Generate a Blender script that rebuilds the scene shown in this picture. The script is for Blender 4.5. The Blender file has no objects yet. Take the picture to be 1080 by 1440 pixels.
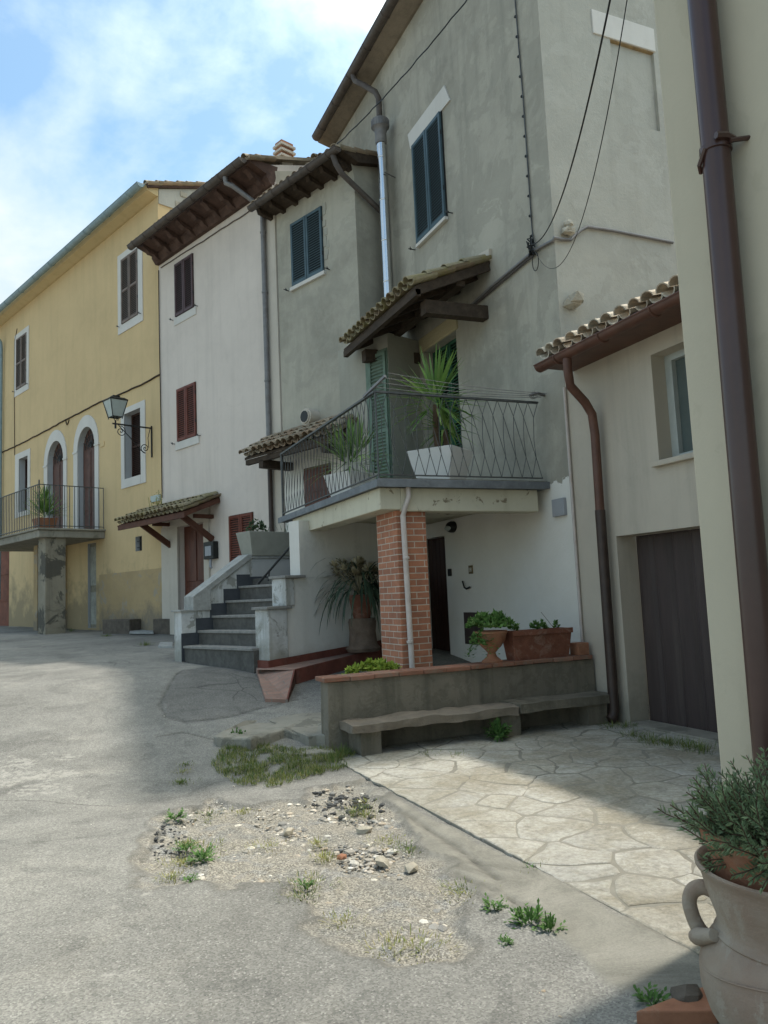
import bpy, bmesh, math, random
import numpy as np
from mathutils import Vector, Matrix, noise
random.seed(7)
SC=bpy.context.scene; COL=SC.collection
V3=lambda *a: np.array(a,float)
UP=V3(0,0,1)
# ---------------------------------------------------------------- camera model (fitted to the photograph)
F_PX=1080.8
def rotm(yaw,pitch,roll):
    cy,sy=math.cos(yaw),math.sin(yaw);cp,sp=math.cos(pitch),math.sin(pitch);cr,sr=math.cos(roll),math.sin(roll)
    W=np.array([[cy,-sy,0],[0,0,-1],[sy,cy,0]]);P=np.array([[1,0,0],[0,cp,sp],[0,-sp,cp]]);R=np.array([[cr,-sr,0],[sr,cr,0],[0,0,1]])
    return R@P@W
RR=rotm(*[math.radians(a) for a in (23.526,6.058,-2.528)])
def ray(x,y): return RR.T@np.array([(x-540)/F_PX,(y-720)/F_PX,1.])
def hit(x,y,n,d):
    r=ray(x,y); return r*(d/(np.asarray(n,float)@r))
A=math.radians(20.6)
T=V3(-math.sin(A),math.cos(A),0); N=V3(math.cos(A),math.sin(A),0)
XA=V3(1,0,0); YA=V3(0,1,0)
class Frame:
    """vertical plane: s runs along it, z up, o outwards"""
    def __init__(s,origin,S,out): s.o=np.array(origin,float);s.S=S;s.out=out
    def p(s,a,z,o=0.): return s.o+s.S*a+s.out*o+UP*z
    def px(s,x,y,o=0.):
        q=hit(x,y,s.out,s.out@(s.o+s.out*o)); return float((q-s.o)@s.S),float(q[2])
FG=Frame(V3(6,0,0),YA,-XA)            # tall grey house and low house, street side
FP=Frame(N*9.5,T,-N)                  # narrow grey, pink and yellow houses
FE=Frame(V3(0,7.84,0),XA,-YA)         # gable of the tall grey house
def NT(n,t,z): return N*n+T*t+UP*z
# ---------------------------------------------------------------- mesh builder
class MB:
    def __init__(s): s.v=[];s.f=[]
    def add(s,vs,fs):
        b=len(s.v); s.v+= [tuple(map(float,q)) for q in vs]; s.f+=[tuple(b+i for i in f) for f in fs]; return s
    def quad(s,a,b,c,d): return s.add([a,b,c,d],[(0,1,2,3)])
    def hexa(s,c):   # 8 corners: bottom loop 0-3, top loop 4-7
        return s.add(c,[(3,2,1,0),(4,5,6,7),(0,1,5,4),(1,2,6,5),(2,3,7,6),(3,0,4,7)])
    def boxf(s,fr,a0,a1,z0,z1,o0,o1):
        p=fr.p
        return s.hexa([p(a0,z0,o0),p(a1,z0,o0),p(a1,z0,o1),p(a0,z0,o1),p(a0,z1,o0),p(a1,z1,o0),p(a1,z1,o1),p(a0,z1,o1)])
    def box(s,x0,x1,y0,y1,z0,z1):
        return s.hexa([(x0,y0,z0),(x1,y0,z0),(x1,y1,z0),(x0,y1,z0),(x0,y0,z1),(x1,y0,z1),(x1,y1,z1),(x0,y1,z1)])
    def nt(s,n0,n1,t0,t1,z0,z1):
        return s.hexa([NT(n0,t0,z0),NT(n1,t0,z0),NT(n1,t1,z0),NT(n0,t1,z0),NT(n0,t0,z1),NT(n1,t0,z1),NT(n1,t1,z1),NT(n0,t1,z1)])
    def beam(s,a,b,w,h,up=UP):
        a=np.array(a,float);b=np.array(b,float);d=b-a;d/=np.linalg.norm(d);x=np.cross(d,up);x/=np.linalg.norm(x);u=np.cross(x,d)
        c=[]
        for q in (a,b): c+= [q-x*w/2-u*h/2,q+x*w/2-u*h/2,q+x*w/2+u*h/2,q-x*w/2+u*h/2]
        return s.add(c,[(0,1,2,3),(7,6,5,4),(0,4,5,1),(1,5,6,2),(2,6,7,3),(3,7,4,0)])
    def prism(s,poly,h):  # poly: list of 3-D points, h: extrusion vector
        n=len(poly);h=np.array(h,float)
        vs=[np.array(q,float) for q in poly]+[np.array(q,float)+h for q in poly]
        return s.add(vs,[tuple(range(n))[::-1],tuple(range(n,2*n))]+[(i,(i+1)%n,n+(i+1)%n,n+i) for i in range(n)])
    def tube(s,pts,r,n=8,caps=True):
        pts=[np.array(q,float) for q in pts]; rs=r if isinstance(r,(list,tuple)) else [r]*len(pts)
        d0=pts[1]-pts[0]; ref=V3(0,0,1) if abs(d0[2])<.9*np.linalg.norm(d0) else V3(1,0,0)
        x=np.cross(d0,ref);x/=np.linalg.norm(x);vs=[]
        for i,q in enumerate(pts):
            d=pts[min(i+1,len(pts)-1)]-pts[max(i-1,0)];d/=np.linalg.norm(d)+1e-9
            x=x-d*(x@d);x/=np.linalg.norm(x)+1e-9;y=np.cross(d,x)
            vs+=[q+(x*math.cos(2*math.pi*k/n)+y*math.sin(2*math.pi*k/n))*rs[i] for k in range(n)]
        fs=[(i*n+k,i*n+(k+1)%n,(i+1)*n+(k+1)%n,(i+1)*n+k) for i in range(len(pts)-1) for k in range(n)]
        if caps: fs+=[tuple(range(n))[::-1],tuple((len(pts)-1)*n+k for k in range(n))]
        return s.add(vs,fs)
    def curve(s,pts,r,n=10,k=5):
        P=[np.array(q,float) for q in pts];R_=r if isinstance(r,(list,tuple)) else [r]*len(P);o=[];rr=[]
        for i in range(len(P)-1):
            a=P[max(i-1,0)];b=P[i];c=P[i+1];d=P[min(i+2,len(P)-1)]
            for j in range(k):
                t=j/k;o.append(.5*((2*b)+(c-a)*t+(2*a-5*b+4*c-d)*t*t+(3*b-a-3*c+d)*t**3));rr.append(R_[i]+(R_[i+1]-R_[i])*t)
        o.append(P[-1]);rr.append(R_[-1]);return s.tube(o,rr,n)
    def lathe(s,c,prof,n=24,cap=True):
        c=np.array(c,float);vs=[c+V3(r*math.cos(2*math.pi*k/n),r*math.sin(2*math.pi*k/n),z) for r,z in prof for k in range(n)]
        fs=[(i*n+k,i*n+(k+1)%n,(i+1)*n+(k+1)%n,(i+1)*n+k) for i in range(len(prof)-1) for k in range(n)]
        if cap: fs+=[tuple(range(n))[::-1],tuple((len(prof)-1)*n+k for k in range(n))]
        return s.add(vs,fs)
    def blade(s,b,d,L,w,droop=.3,n=4,side=None,tip=.08):
        b=np.array(b,float);d=np.array(d,float);d/=np.linalg.norm(d)
        sd=np.cross(d,UP) if side is None else np.array(side,float)
        if np.linalg.norm(sd)<1e-3: sd=V3(1,0,0)
        sd/=np.linalg.norm(sd);vs=[];q=b.copy()
        for i in range(n+1):
            t=i/n;ww=w*(tip+(1-tip)*math.sin(math.pi*min(1,.25+.75*(1-t))) if t>.3 else w*(.55+.45*t/.3))/ (1 if t<=.3 else 1)
            if t>.3: ww=w*(tip+(1-tip)*(1-(t-.3)/.7)**.8)
            vs+=[q-sd*ww/2,q+sd*ww/2]
            q=q+d*(L/n); d=d-UP*droop/n*(1+t); d/=np.linalg.norm(d)
        return s.add(vs,[(2*i,2*i+1,2*i+3,2*i+2) for i in range(n)])
    def leaf(s,c,d,up,L,w):  # small folded leaf
        c=np.array(c,float);d=np.array(d,float);d/=np.linalg.norm(d)+1e-9;x=np.cross(d,up);x/=np.linalg.norm(x)+1e-9
        return s.add([c,c+d*L*.5+x*w/2,c+d*L,c+d*L*.5-x*w/2],[(0,1,2,3)])
    def rock(s,c,r,seed,flat=.6):
        rnd=random.Random(seed);bm=bmesh.new();bmesh.ops.create_icosphere(bm,subdivisions=1,radius=1)
        sx,sy=rnd.uniform(.7,1.3),rnd.uniform(.7,1.3);a=rnd.uniform(0,6.3)
        off=len(s.v)
        vs=[]
        for v in bm.verts:
            k=1+rnd.uniform(-.22,.22);x,y,z=v.co.x*sx*k,v.co.y*sy*k,v.co.z*flat*k
            vs.append((c[0]+r*(x*math.cos(a)-y*math.sin(a)),c[1]+r*(x*math.sin(a)+y*math.cos(a)),c[2]+r*z))
        bm.verts.index_update();fs=[tuple(v.index for v in f.verts) for f in bm.faces];bm.free()
        return s.add(vs,fs)
    def build(s,name,m,parent=None,smooth=None,bevel=0,fix=False):
        org=ORG.get(parent.name,V3(0,0,0)) if parent else V3(0,0,0)
        me=bpy.data.meshes.new(name);me.from_pydata([tuple(np.array(v)-org) for v in s.v],[],s.f);me.validate()
        if fix:
            bm=bmesh.new();bm.from_mesh(me);bmesh.ops.recalc_face_normals(bm,faces=bm.faces);bm.to_mesh(me);bm.free()
        o=bpy.data.objects.new(name,me);COL.objects.link(o);me.materials.append(m)
        if smooth is not None:
            for p in me.polygons: p.use_smooth=True
            me.set_sharp_from_angle(angle=math.radians(smooth))
        if parent: o.parent=parent
        ORG[o.name]=org
        if bevel:
            b=o.modifiers.new('bevel','BEVEL');b.width=bevel;b.segments=2;b.limit_method='ANGLE';b.angle_limit=math.radians(40)
        return o
ORG={}
def tag(o,label=None,cat=None,group=None,kind=None):
    for k,v in (('label',label),('category',cat),('group',group),('kind',kind)):
        if v: o[k]=v
    return o
def thing(name,loc,label,cat,group=None):
    o=bpy.data.objects.new(name,None);COL.objects.link(o);o.location=tuple(loc);o.empty_display_size=.2
    ORG[o.name]=np.array(loc,float);return tag(o,label,cat,group)
# ---------------------------------------------------------------- wall with openings
def wall(mb,fr,s0,s1,z0,z1,holes=(),depth=6.,rv=None,end0=True):
    """front sheet with holes (s0,s1,z0,z1,reveal) plus reveals, ends and back"""
    S=sorted({s0,s1,*[h[0] for h in holes],*[h[1] for h in holes]});Z=sorted({z0,z1,*[h[2] for h in holes],*[h[3] for h in holes]})
    S=[a for a in S if s0<=a<=s1];Z=[a for a in Z if z0<=a<=z1]
    for i in range(len(S)-1):
        for j in range(len(Z)-1):
            cs,cz=(S[i]+S[i+1])/2,(Z[j]+Z[j+1])/2
            if any(h[0]<cs<h[1] and h[2]<cz<h[3] for h in holes): continue
            mb.quad(fr.p(S[i],Z[j]),fr.p(S[i+1],Z[j]),fr.p(S[i+1],Z[j+1]),fr.p(S[i],Z[j+1]))
    for i,(a,b,c,d,r) in enumerate(holes):
        p=fr.p;q=mb if rv is None else rv[i]
        q.quad(p(a,c),p(a,d),p(a,d,-r),p(a,c,-r));q.quad(p(b,c),p(b,c,-r),p(b,d,-r),p(b,d))
        q.quad(p(a,d),p(b,d),p(b,d,-r),p(a,d,-r));q.quad(p(a,c),p(a,c,-r),p(b,c,-r),p(b,c))
    p=fr.p
    if end0: mb.quad(p(s0,z0),p(s0,z1),p(s0,z1,-depth),p(s0,z0,-depth))
    mb.quad(p(s1,z0),p(s1,z0,-depth),p(s1,z1,-depth),p(s1,z1))
    mb.quad(p(s0,z0,-depth),p(s0,z1,-depth),p(s1,z1,-depth),p(s1,z0,-depth))
    return mb
# ---------------------------------------------------------------- materials
def nodes(name):
    m=bpy.data.materials.new(name);m.use_nodes=True;nt=m.node_tree
    return m,nt,nt.nodes['Principled BSDF']
def nn(nt,t,**k):
    n=nt.nodes.new(t)
    for a,b in k.items():
        if hasattr(n,a) and a not in ('Scale','Detail'): setattr(n,a,b)
        else: n.inputs[a].default_value=b
    return n
def ramp(nt,src,stops):
    r=nt.nodes.new('ShaderNodeValToRGB');e=r.color_ramp.elements
    while len(e)<len(stops): e.new(.5)
    for i,(p,c) in enumerate(stops): e[i].position=p;e[i].color=(*c,1) if len(c)==3 else c
    nt.links.new(src,r.inputs[0]);return r.outputs[0]
def g1(v): return (v,v,v)
def mix(nt,fac,a,b,mode='MIX'):
    n=nt.nodes.new('ShaderNodeMix');n.data_type='RGBA';n.blend_type=mode
    for s,i in ((fac,0),(a,6),(b,7)):
        if hasattr(s,'is_output'): nt.links.new(s,n.inputs[i])
        elif i==0: n.inputs[0].default_value=s
        else: n.inputs[i].default_value=(*s,1)
    return n.outputs[2]
def math_(nt,op,a,b=None,clamp=False):
    n=nt.nodes.new('ShaderNodeMath');n.operation=op;n.use_clamp=clamp
    for i,s in enumerate((a,b)):
        if s is None: continue
        if hasattr(s,'is_output'): nt.links.new(s,n.inputs[i])
        else: n.inputs[i].default_value=s
    return n.outputs[0]
def pos(nt,scale=(1,1,1)):
    g=nt.nodes.new('ShaderNodeNewGeometry');m=nt.nodes.new('ShaderNodeMapping');m.inputs['Scale'].default_value=scale
    nt.links.new(g.outputs['Position'],m.inputs[0]);return m.outputs[0]
def noise_(nt,vec,scale,detail=5,rough=.6,dist=0):
    n=nn(nt,'ShaderNodeTexNoise');n.inputs['Scale'].default_value=scale;n.inputs['Detail'].default_value=detail;n.inputs['Roughness'].default_value=rough;n.inputs['Distortion'].default_value=dist
    nt.links.new(vec,n.inputs['Vector']);return n.outputs[0]
def bump(nt,b,h,strength=.3,dist=.02):
    n=nt.nodes.new('ShaderNodeBump');n.inputs['Strength'].default_value=strength;n.inputs['Distance'].default_value=dist
    nt.links.new(h,n.inputs['Height'])
    if b.inputs['Normal'].is_linked: nt.links.new(b.inputs['Normal'].links[0].from_socket,n.inputs['Normal'])
    nt.links.new(n.outputs[0],b.inputs['Normal'])
def zpos(nt):
    g=nt.nodes.new('ShaderNodeNewGeometry');x=nt.nodes.new('ShaderNodeSeparateXYZ');nt.links.new(g.outputs['Position'],x.inputs[0]);return x.outputs
def plaster(name,c,var=.16,stain=None,stain_amt=.5,streak=.3,blot=None,rough=.92,grain=.25,low=None,patch=None):
    m,nt,b=nodes(name);P=pos(nt)
    c=np.array(c);n1=noise_(nt,P,.55,8,.62,.4);n2=noise_(nt,P,4.5,8,.7,.2);n3=noise_(nt,pos(nt,(2.2,2.2,.16)),1.6,6,.65)
    col=ramp(nt,n1,[(.33,tuple(c*(1-var))),(.5,tuple(c)),(.68,tuple(np.minimum(c*(1+var*.8),.9)))])
    col=mix(nt,math_(nt,'MULTIPLY',ramp(nt,n2,[(.42,g1(0)),(.72,g1(1))]),.55),col,tuple(c*(1+var*.9)) if blot is None else blot)
    st=stain if stain is not None else tuple(c*.55)
    f=math_(nt,'MULTIPLY',ramp(nt,n3,[(.5,g1(0)),(.74,g1(1))]),streak)
    col=mix(nt,f,col,st)
    n4=noise_(nt,P,1.4,7,.72,1.2)
    col=mix(nt,math_(nt,'MULTIPLY',ramp(nt,n4,[(.58,g1(0)),(.74,g1(1))]),stain_amt*.6),col,st)
    if patch:  # hard-edged flaked areas: (colour, threshold, scale, amount)
        col=mix(nt,math_(nt,'MULTIPLY',ramp(nt,noise_(nt,P,patch[2],9,.68,.5),[(patch[1],g1(0)),(patch[1]+.035,g1(1))]),patch[3]),col,patch[0])
    if low:   # splash-back dirt, on the yellow wall also painted balcony shade, with a ragged top edge: (ground height, reach, colour, amount)
        z=zpos(nt)[2];h=math_(nt,'ADD',math_(nt,'DIVIDE',math_(nt,'SUBTRACT',z,low[0]),low[1]),math_(nt,'MULTIPLY',math_(nt,'SUBTRACT',noise_(nt,P,1.8,7,.7),.5),2.2))
        col=mix(nt,math_(nt,'MULTIPLY',ramp(nt,h,[(.35,g1(1)),(.9,g1(0))]),low[3]),col,low[2])
    nt.links.new(col,b.inputs['Base Color']);b.inputs['Roughness'].default_value=rough
    b.inputs['Specular IOR Level'].default_value=.2
    bump(nt,b,noise_(nt,P,9,8,.7),grain,.02);bump(nt,b,noise_(nt,P,60,4,.6),grain*.8,.006)
    return m
def paint(name,c,var=.2,rough=.6,scale=6,stain=None,amt=.5,metal=0,grain=.1,stretch=(1,1,1),isl=0.,spec=.3):
    m,nt,b=nodes(name);P=pos(nt,stretch);c=np.array(c)
    col=ramp(nt,noise_(nt,P,scale,8,.65),[(.3,tuple(c*(1-var))),(.7,tuple(np.minimum(c*(1+var),.95)))])
    if stain is not None: col=mix(nt,math_(nt,'MULTIPLY',ramp(nt,noise_(nt,P,scale*.7,8,.75,.6),[(.52,g1(0)),(.66,g1(1))]),amt),col,stain)
    if isl:
        g=nt.nodes.new('ShaderNodeNewGeometry');h=nn(nt,'ShaderNodeHueSaturation')
        nt.links.new(math_(nt,'ADD',math_(nt,'MULTIPLY',g.outputs['Random Per Island'],isl),1-isl/2),h.inputs['Value']);nt.links.new(col,h.inputs['Color']);col=h.outputs[0]
    nt.links.new(col,b.inputs['Base Color']);b.inputs['Roughness'].default_value=rough;b.inputs['Metallic'].default_value=metal;b.inputs['Specular IOR Level'].default_value=spec
    if grain: bump(nt,b,noise_(nt,P,scale*6,6,.65),grain,.01)
    return m
def isl_mix(name,cols,rough=.85,stain=None,amt=.5,sscale=9,grain=.3,trans=0.,hue=0.):
    """each separate piece (tile, leaf, stone) draws its own colour"""
    m,nt,b=nodes(name);g=nt.nodes.new('ShaderNodeNewGeometry');P=pos(nt)
    k=len(cols);col=ramp(nt,g.outputs['Random Per Island'],[(i/(k-1),c) for i,c in enumerate(cols)])
    n=noise_(nt,P,sscale,7,.7)
    col=mix(nt,.5,col,ramp(nt,n,[(.25,g1(.35)),(.75,g1(.75))]),'OVERLAY')
    if stain is not None: col=mix(nt,math_(nt,'MULTIPLY',ramp(nt,noise_(nt,P,sscale*.6,7,.75,.5),[(.48,g1(0)),(.62,g1(1))]),amt),col,stain)
    nt.links.new(col,b.inputs['Base Color']);b.inputs['Roughness'].default_value=rough;b.inputs['Specular IOR Level'].default_value=.25
    if grain: bump(nt,b,noise_(nt,P,sscale*5,6,.7),grain,.01)
    if trans:
        t=nt.nodes.new('ShaderNodeBsdfTranslucent');nt.links.new(col,t.inputs[0]);x=nt.nodes.new('ShaderNodeMixShader');x.inputs[0].default_value=trans
        nt.links.new(b.outputs[0],x.inputs[1]);nt.links.new(t.outputs[0],x.inputs[2]);nt.links.new(x.outputs[0],nt.nodes['Material Output'].inputs[0])
    return m
SUN,SUNA,SKY,SKYK,CL,EXPO,CLOUD_SEED,GLOW=2.25,2.4,.15,.95,3.7,.82,7.2,6.5
# ---------------------------------------------------------------- material set
M={}
M['yellow']=plaster('yellow_plaster',(.585,.435,.235),.08,stain=(.36,.28,.15),stain_amt=.3,streak=.28,grain=.1,low=(-.7,1.9,(.24,.195,.125),.75))  # low band: stains plus the shade under the balcony, painted into the colour
M['yplinth']=plaster('ochre_render',(.42,.31,.165),.14,stain=(.26,.21,.15),stain_amt=.9,streak=.1,grain=.5,blot=(.36,.27,.16),low=(-.7,.8,(.2,.17,.13),.8),patch=((.33,.30,.25),.55,1.6,.7))
M['cove']=plaster('yellow_soffit',(.55,.43,.235),.06,stain=(.34,.24,.1),stain_amt=.3,grain=.1)
M['pink']=plaster('pink_plaster',(.63,.555,.485),.07,stain=(.40,.345,.30),stain_amt=.35,streak=.3,grain=.1)
M['pilaster']=plaster('pale_plaster',(.53,.475,.40),.07,stain=(.33,.29,.22),stain_amt=.5,streak=.3)
M['grey']=plaster('grey_plaster',(.385,.357,.29),.22,patch=((.30,.285,.235),.52,1.4,.35),stain=(.20,.195,.165),stain_amt=.5,streak=.28,grain=.35)
M['grey_dark']=plaster('grey_plaster_dark',(.34,.325,.27),.15,stain=(.2,.195,.16),stain_amt=.4,streak=.3,grain=.35)
def facade_mat():
    m=plaster('grey_facade_plaster',(.372,.343,.28),.26,patch=((.265,.25,.205),.5,1.25,.38),stain=(.235,.228,.19),stain_amt=.8,streak=.6,grain=.4)
    nt=m.node_tree;b=nt.nodes['Principled BSDF'];old=b.inputs['Base Color'].links[0].from_socket
    P=pos(nt);z=zpos(nt)[2];n=noise_(nt,P,2.4,8,.75)
    h=math_(nt,'ADD',math_(nt,'SUBTRACT',z,1.36),math_(nt,'MULTIPLY',math_(nt,'SUBTRACT',n,.5),.55))
    w=ramp(nt,noise_(nt,P,1.1,6,.6),[(.3,(.68,.65,.58)),(.7,(.76,.735,.675))])
    w=mix(nt,math_(nt,'MULTIPLY',ramp(nt,noise_(nt,P,3.5,8,.8,.4),[(.62,g1(0)),(.72,g1(1))]),.35),w,(.38,.36,.31))
    nt.links.new(mix(nt,ramp(nt,h,[(.495,g1(1)),(.505,g1(0))]) if False else math_(nt,'LESS_THAN',h,0),old,w),b.inputs['Base Color'])
    return m
M['facade']=facade_mat()
M['gable']=plaster('pale_grey_gable_plaster',(.385,.37,.318),.15,stain=(.25,.235,.19),stain_amt=.5,streak=.25,grain=.5,blot=(.44,.415,.35),patch=((.45,.432,.375),.53,2.2,.45))
M['white']=plaster('white_wall_paint',(.68,.65,.59),.07,stain=(.33,.32,.27),stain_amt=.6,streak=.22,grain=.3,low=(-1.0,.35,(.4,.33,.27),.35))
M['peel']=plaster('peeling_whitewash',(.60,.60,.58),.1,stain=(.23,.225,.18),stain_amt=1.6,streak=.95,grain=.9,blot=(.40,.39,.36),low=(-1.0,.55,(.25,.24,.19),.7),patch=((.27,.265,.235),.55,3.2,.85))
M['cream']=plaster('cream_beam_paint',(.56,.52,.40),.08,stain=(.24,.19,.12),stain_amt=.9,streak=.3,grain=.3,patch=((.17,.125,.08),.60,5.,.8))
M['low']=plaster('beige_grey_plaster',(.49,.435,.355),.07,stain=(.31,.275,.225),stain_amt=.5,streak=.45,grain=.3,low=(-1.6,.55,(.26,.24,.19),.6))
M['near']=plaster('smooth_beige_plaster',(.50,.445,.335),.05,patch=((.44,.39,.29),.57,1.8,.5),stain=(.37,.33,.25),stain_amt=.4,streak=.35,grain=.12)
M['surround']=plaster('white_stone_trim',(.60,.57,.52),.07,stain=(.4,.37,.32),stain_amt=.4,streak=.2,grain=.15)
M['reveal']=plaster('grey_reveal',(.44,.44,.43),.08,stain_amt=.2,streak=.1)
M['conc']=plaster('old_concrete',(.27,.25,.205),.3,stain=(.10,.095,.075),stain_amt=1.3,streak=.5,grain=1.,patch=((.16,.15,.12),.55,3.,.7))
M['pillar']=plaster('weathered_pillar',(.25,.22,.165),.3,stain=(.075,.07,.06),stain_amt=1.3,streak=.6,grain=.8,blot=(.33,.3,.23),patch=((.075,.07,.058),.53,1.5,.85))
M['wallstone']=plaster('low_wall_render',(.20,.175,.135),.28,stain=(.07,.07,.05),stain_amt=1.3,streak=.8,grain=1.,patch=((.11,.10,.075),.52,6.,.35))
M['slab']=paint('balcony_edge_metal',(.135,.145,.155),.3,.6,5,(.3,.31,.31),.35)
M['shutter_blue']=paint('blue_green_shutter_paint',(.055,.092,.108),.18,.5,5,spec=.35)
M['shutter_green']=paint('green_shutter_paint',(.028,.095,.055),.3,.55,5,(.09,.16,.11),.45)
M['shutter_pale']=paint('faded_green_shutter_paint',(.13,.185,.14),.2,.65,5,(.2,.26,.2),.4)
M['shutter_red']=paint('red_brown_shutter_paint',(.155,.047,.03),.25,.6,5)
M['shutter_plum']=paint('dark_plum_shutter_paint',(.085,.05,.05),.22,.6,5)
M['shutter_tan']=paint('taupe_shutter_paint',(.165,.125,.1),.2,.65,5)
M['door_brown']=paint('brown_door_wood',(.10,.032,.018),.45,.5,4,stretch=(4,4,.5))
M['door_dark']=paint('dark_brown_door_wood',(.045,.020,.013),.3,.6,5,stretch=(4,4,.4))
M['door_arch']=paint('arched_door_wood',(.10,.047,.034),.3,.6,5)
M['garage']=paint('dark_violet_brown_garage_paint',(.062,.046,.043),.2,.55,4,(.095,.074,.066),.45,stretch=(3,3,.25))
M['redgate']=paint('rust_red_gate_paint',(.19,.06,.032),.3,.7,3,(.11,.045,.03),.5)
M['wood']=paint('dark_weathered_wood',(.052,.036,.024),.4,.85,4,(.11,.085,.06),.35,stretch=(3,1,3))
M['wood_red']=paint('red_brown_timber',(.10,.04,.024),.3,.7,4)
M['eave']=paint('red_brown_cornice_wood',(.085,.05,.038),.35,.85,5,(.045,.03,.026),.7)
M['iron']=paint('grey_iron',(.09,.092,.09),.35,.55,9,(.15,.14,.12),.3,metal=.3)
M['black']=paint('black_iron',(.018,.018,.017),.3,.5,9)
M['gut_red']=paint('red_brown_gutter_paint',(.115,.052,.035),.3,.5,5,(.09,.06,.04),.4,spec=.4)
M['gut_dark']=paint('dark_brown_cast_pipe',(.05,.032,.025),.3,.5,6,spec=.4)
M['gut_grey']=paint('zinc_grey_gutter',(.2,.19,.185),.2,.5,6,(.12,.1,.09),.5,metal=.3)
M['gut_brown']=paint('brown_grey_gutter',(.085,.068,.058),.3,.55,6,(.14,.12,.1),.4)
M['gut_blue']=paint('blue_grey_gutter',(.22,.30,.33),.15,.5,6,(.13,.15,.15),.4)
M['pipe_near']=paint('dark_brown_glossy_pipe',(.062,.030,.024),.15,.3,3,spec=.5)
M['steel']=paint('stainless_flue_steel',(.62,.63,.64),.08,.22,3,metal=1,grain=.02)
M['pvc']=paint('dirty_white_pipe',(.52,.46,.42),.12,.5,5,(.35,.24,.18),.4)
M['glass']=paint('window_glass',(.10,.125,.12),.15,.12,2,grain=0,spec=.6)
M['lampglass']=paint('frosted_lamp_glass',(.38,.42,.39),.1,.3,4,grain=0)
M['tile']=isl_mix('old_roof_tile',[(.32,.23,.155),(.25,.17,.11),(.36,.30,.22),(.21,.155,.105),(.30,.25,.18)],stain=(.17,.16,.115),amt=.6)
M['tile_pale']=isl_mix('lichen_roof_tile',[(.52,.44,.34),(.44,.34,.25),(.56,.50,.41),(.40,.35,.28)],stain=(.2,.19,.16),amt=.6)
M['tile_moss']=isl_mix('mossy_roof_tile',[(.27,.21,.13),(.2,.15,.1),(.3,.26,.17),(.22,.19,.12)],stain=(.22,.19,.07),amt=.8)
M['terracotta']=paint('terracotta',(.33,.15,.085),.2,.85,9,(.36,.25,.18),.4,grain=.4)
M['terra_dark']=paint('old_brown_terracotta',(.19,.075,.046),.25,.85,8,(.36,.26,.2),.5,grain=.5)
M['jar']=plaster('dusty_tan_earthenware',(.325,.25,.185),.16,stain=(.27,.155,.11),stain_amt=1.1,streak=.45,grain=.5,blot=(.40,.34,.27),patch=((.40,.345,.275),.56,5.,.45))
M['redtile']=None
M['redskirt']=paint('red_floor_paint',(.16,.052,.036),.25,.75,6,(.2,.11,.085),.5)
M['planter']=paint('grey_plastic_planter',(.30,.295,.25),.12,.7,4)
M['whitepot']=paint('white_resin_pot',(.66,.65,.63),.05,.55,3,(.4,.39,.36),.2)
M['block']=paint('brown_grey_stone',(.115,.095,.075),.3,.9,8,(.17,.15,.12),.4,grain=.8)
M['soil']=paint('dark_soil',(.045,.034,.024),.4,.95,30,grain=1.)
M['stone']=isl_mix('pale_limestone',[(.42,.38,.30),(.36,.32,.25),(.48,.44,.36)],stain=(.2,.19,.15),amt=.6,grain=.8)
M['step']=paint('grey_stone_tread',(.25,.24,.22),.2,.8,14,(.12,.12,.11),.5,grain=.5)
M['riser']=paint('dark_stone_riser',(.10,.095,.085),.3,.85,8,(.17,.17,.14),.4,grain=.4)
M['skirt']=paint('dark_skirting_paint',(.055,.06,.068),.2,.7,6)
M['coping']=paint('grey_stone_coping',(.32,.32,.30),.18,.85,9,(.19,.19,.17),.6,grain=.5)
M['gravel']=isl_mix('gravel_stones',[(.62,.56,.46),(.22,.21,.19),(.42,.37,.30),(.14,.14,.135),(.68,.63,.54),(.34,.27,.19),(.52,.47,.40)],grain=.5,sscale=25)
M['flag']=isl_mix('flagstone',[(.38,.36,.31),(.34,.32,.27),(.42,.40,.35),(.37,.345,.29),(.39,.365,.305),(.35,.335,.295)],stain=(.30,.275,.215),amt=.75,sscale=5,grain=1.)
def flag_dirt():
    m=M['flag'];nt=m.node_tree;b=nt.nodes['Principled BSDF'];old=b.inputs['Base Color'].links[0].from_socket;P=pos(nt)
    c=mix(nt,ramp(nt,noise_(nt,P,.9,8,.7,.6),[(.46,g1(0)),(.62,g1(.75))]),old,(.235,.205,.145))
    c=mix(nt,ramp(nt,noise_(nt,P,2.7,9,.75,.4),[(.55,g1(0)),(.66,g1(.6))]),c,(.17,.16,.125))
    c=mix(nt,ramp(nt,noise_(nt,P,3.1,9,.8,.2),[(.60,g1(0)),(.66,g1(.55))]),c,(.50,.47,.40))
    c=mix(nt,.7,c,ramp(nt,noise_(nt,P,26,5,.75),[(.3,g1(.3)),(.7,g1(.7))]),'OVERLAY')
    c=mix(nt,ramp(nt,noise_(nt,P,38,4,.7),[(.62,g1(0)),(.70,g1(.5))]),c,(.52,.50,.44))
    nt.links.new(c,b.inputs['Base Color']);bump(nt,b,noise_(nt,P,22,7,.75),.8,.012)
flag_dirt()
M['rubble']=isl_mix('asphalt_rubble',[(.06,.06,.058),(.09,.088,.083),(.045,.045,.044),(.13,.125,.115)],grain=.6,sscale=25)
M['grass']=isl_mix('grass_blades',[(.07,.125,.03),(.11,.17,.045),(.19,.2,.065),(.06,.1,.025),(.15,.19,.055),(.24,.22,.09)],trans=.25,grain=0)
M['drygrass']=isl_mix('dry_grass_blades',[(.30,.26,.10),(.24,.26,.07),(.33,.28,.13),(.18,.22,.055),(.27,.27,.08)],trans=.2,grain=0)
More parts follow.
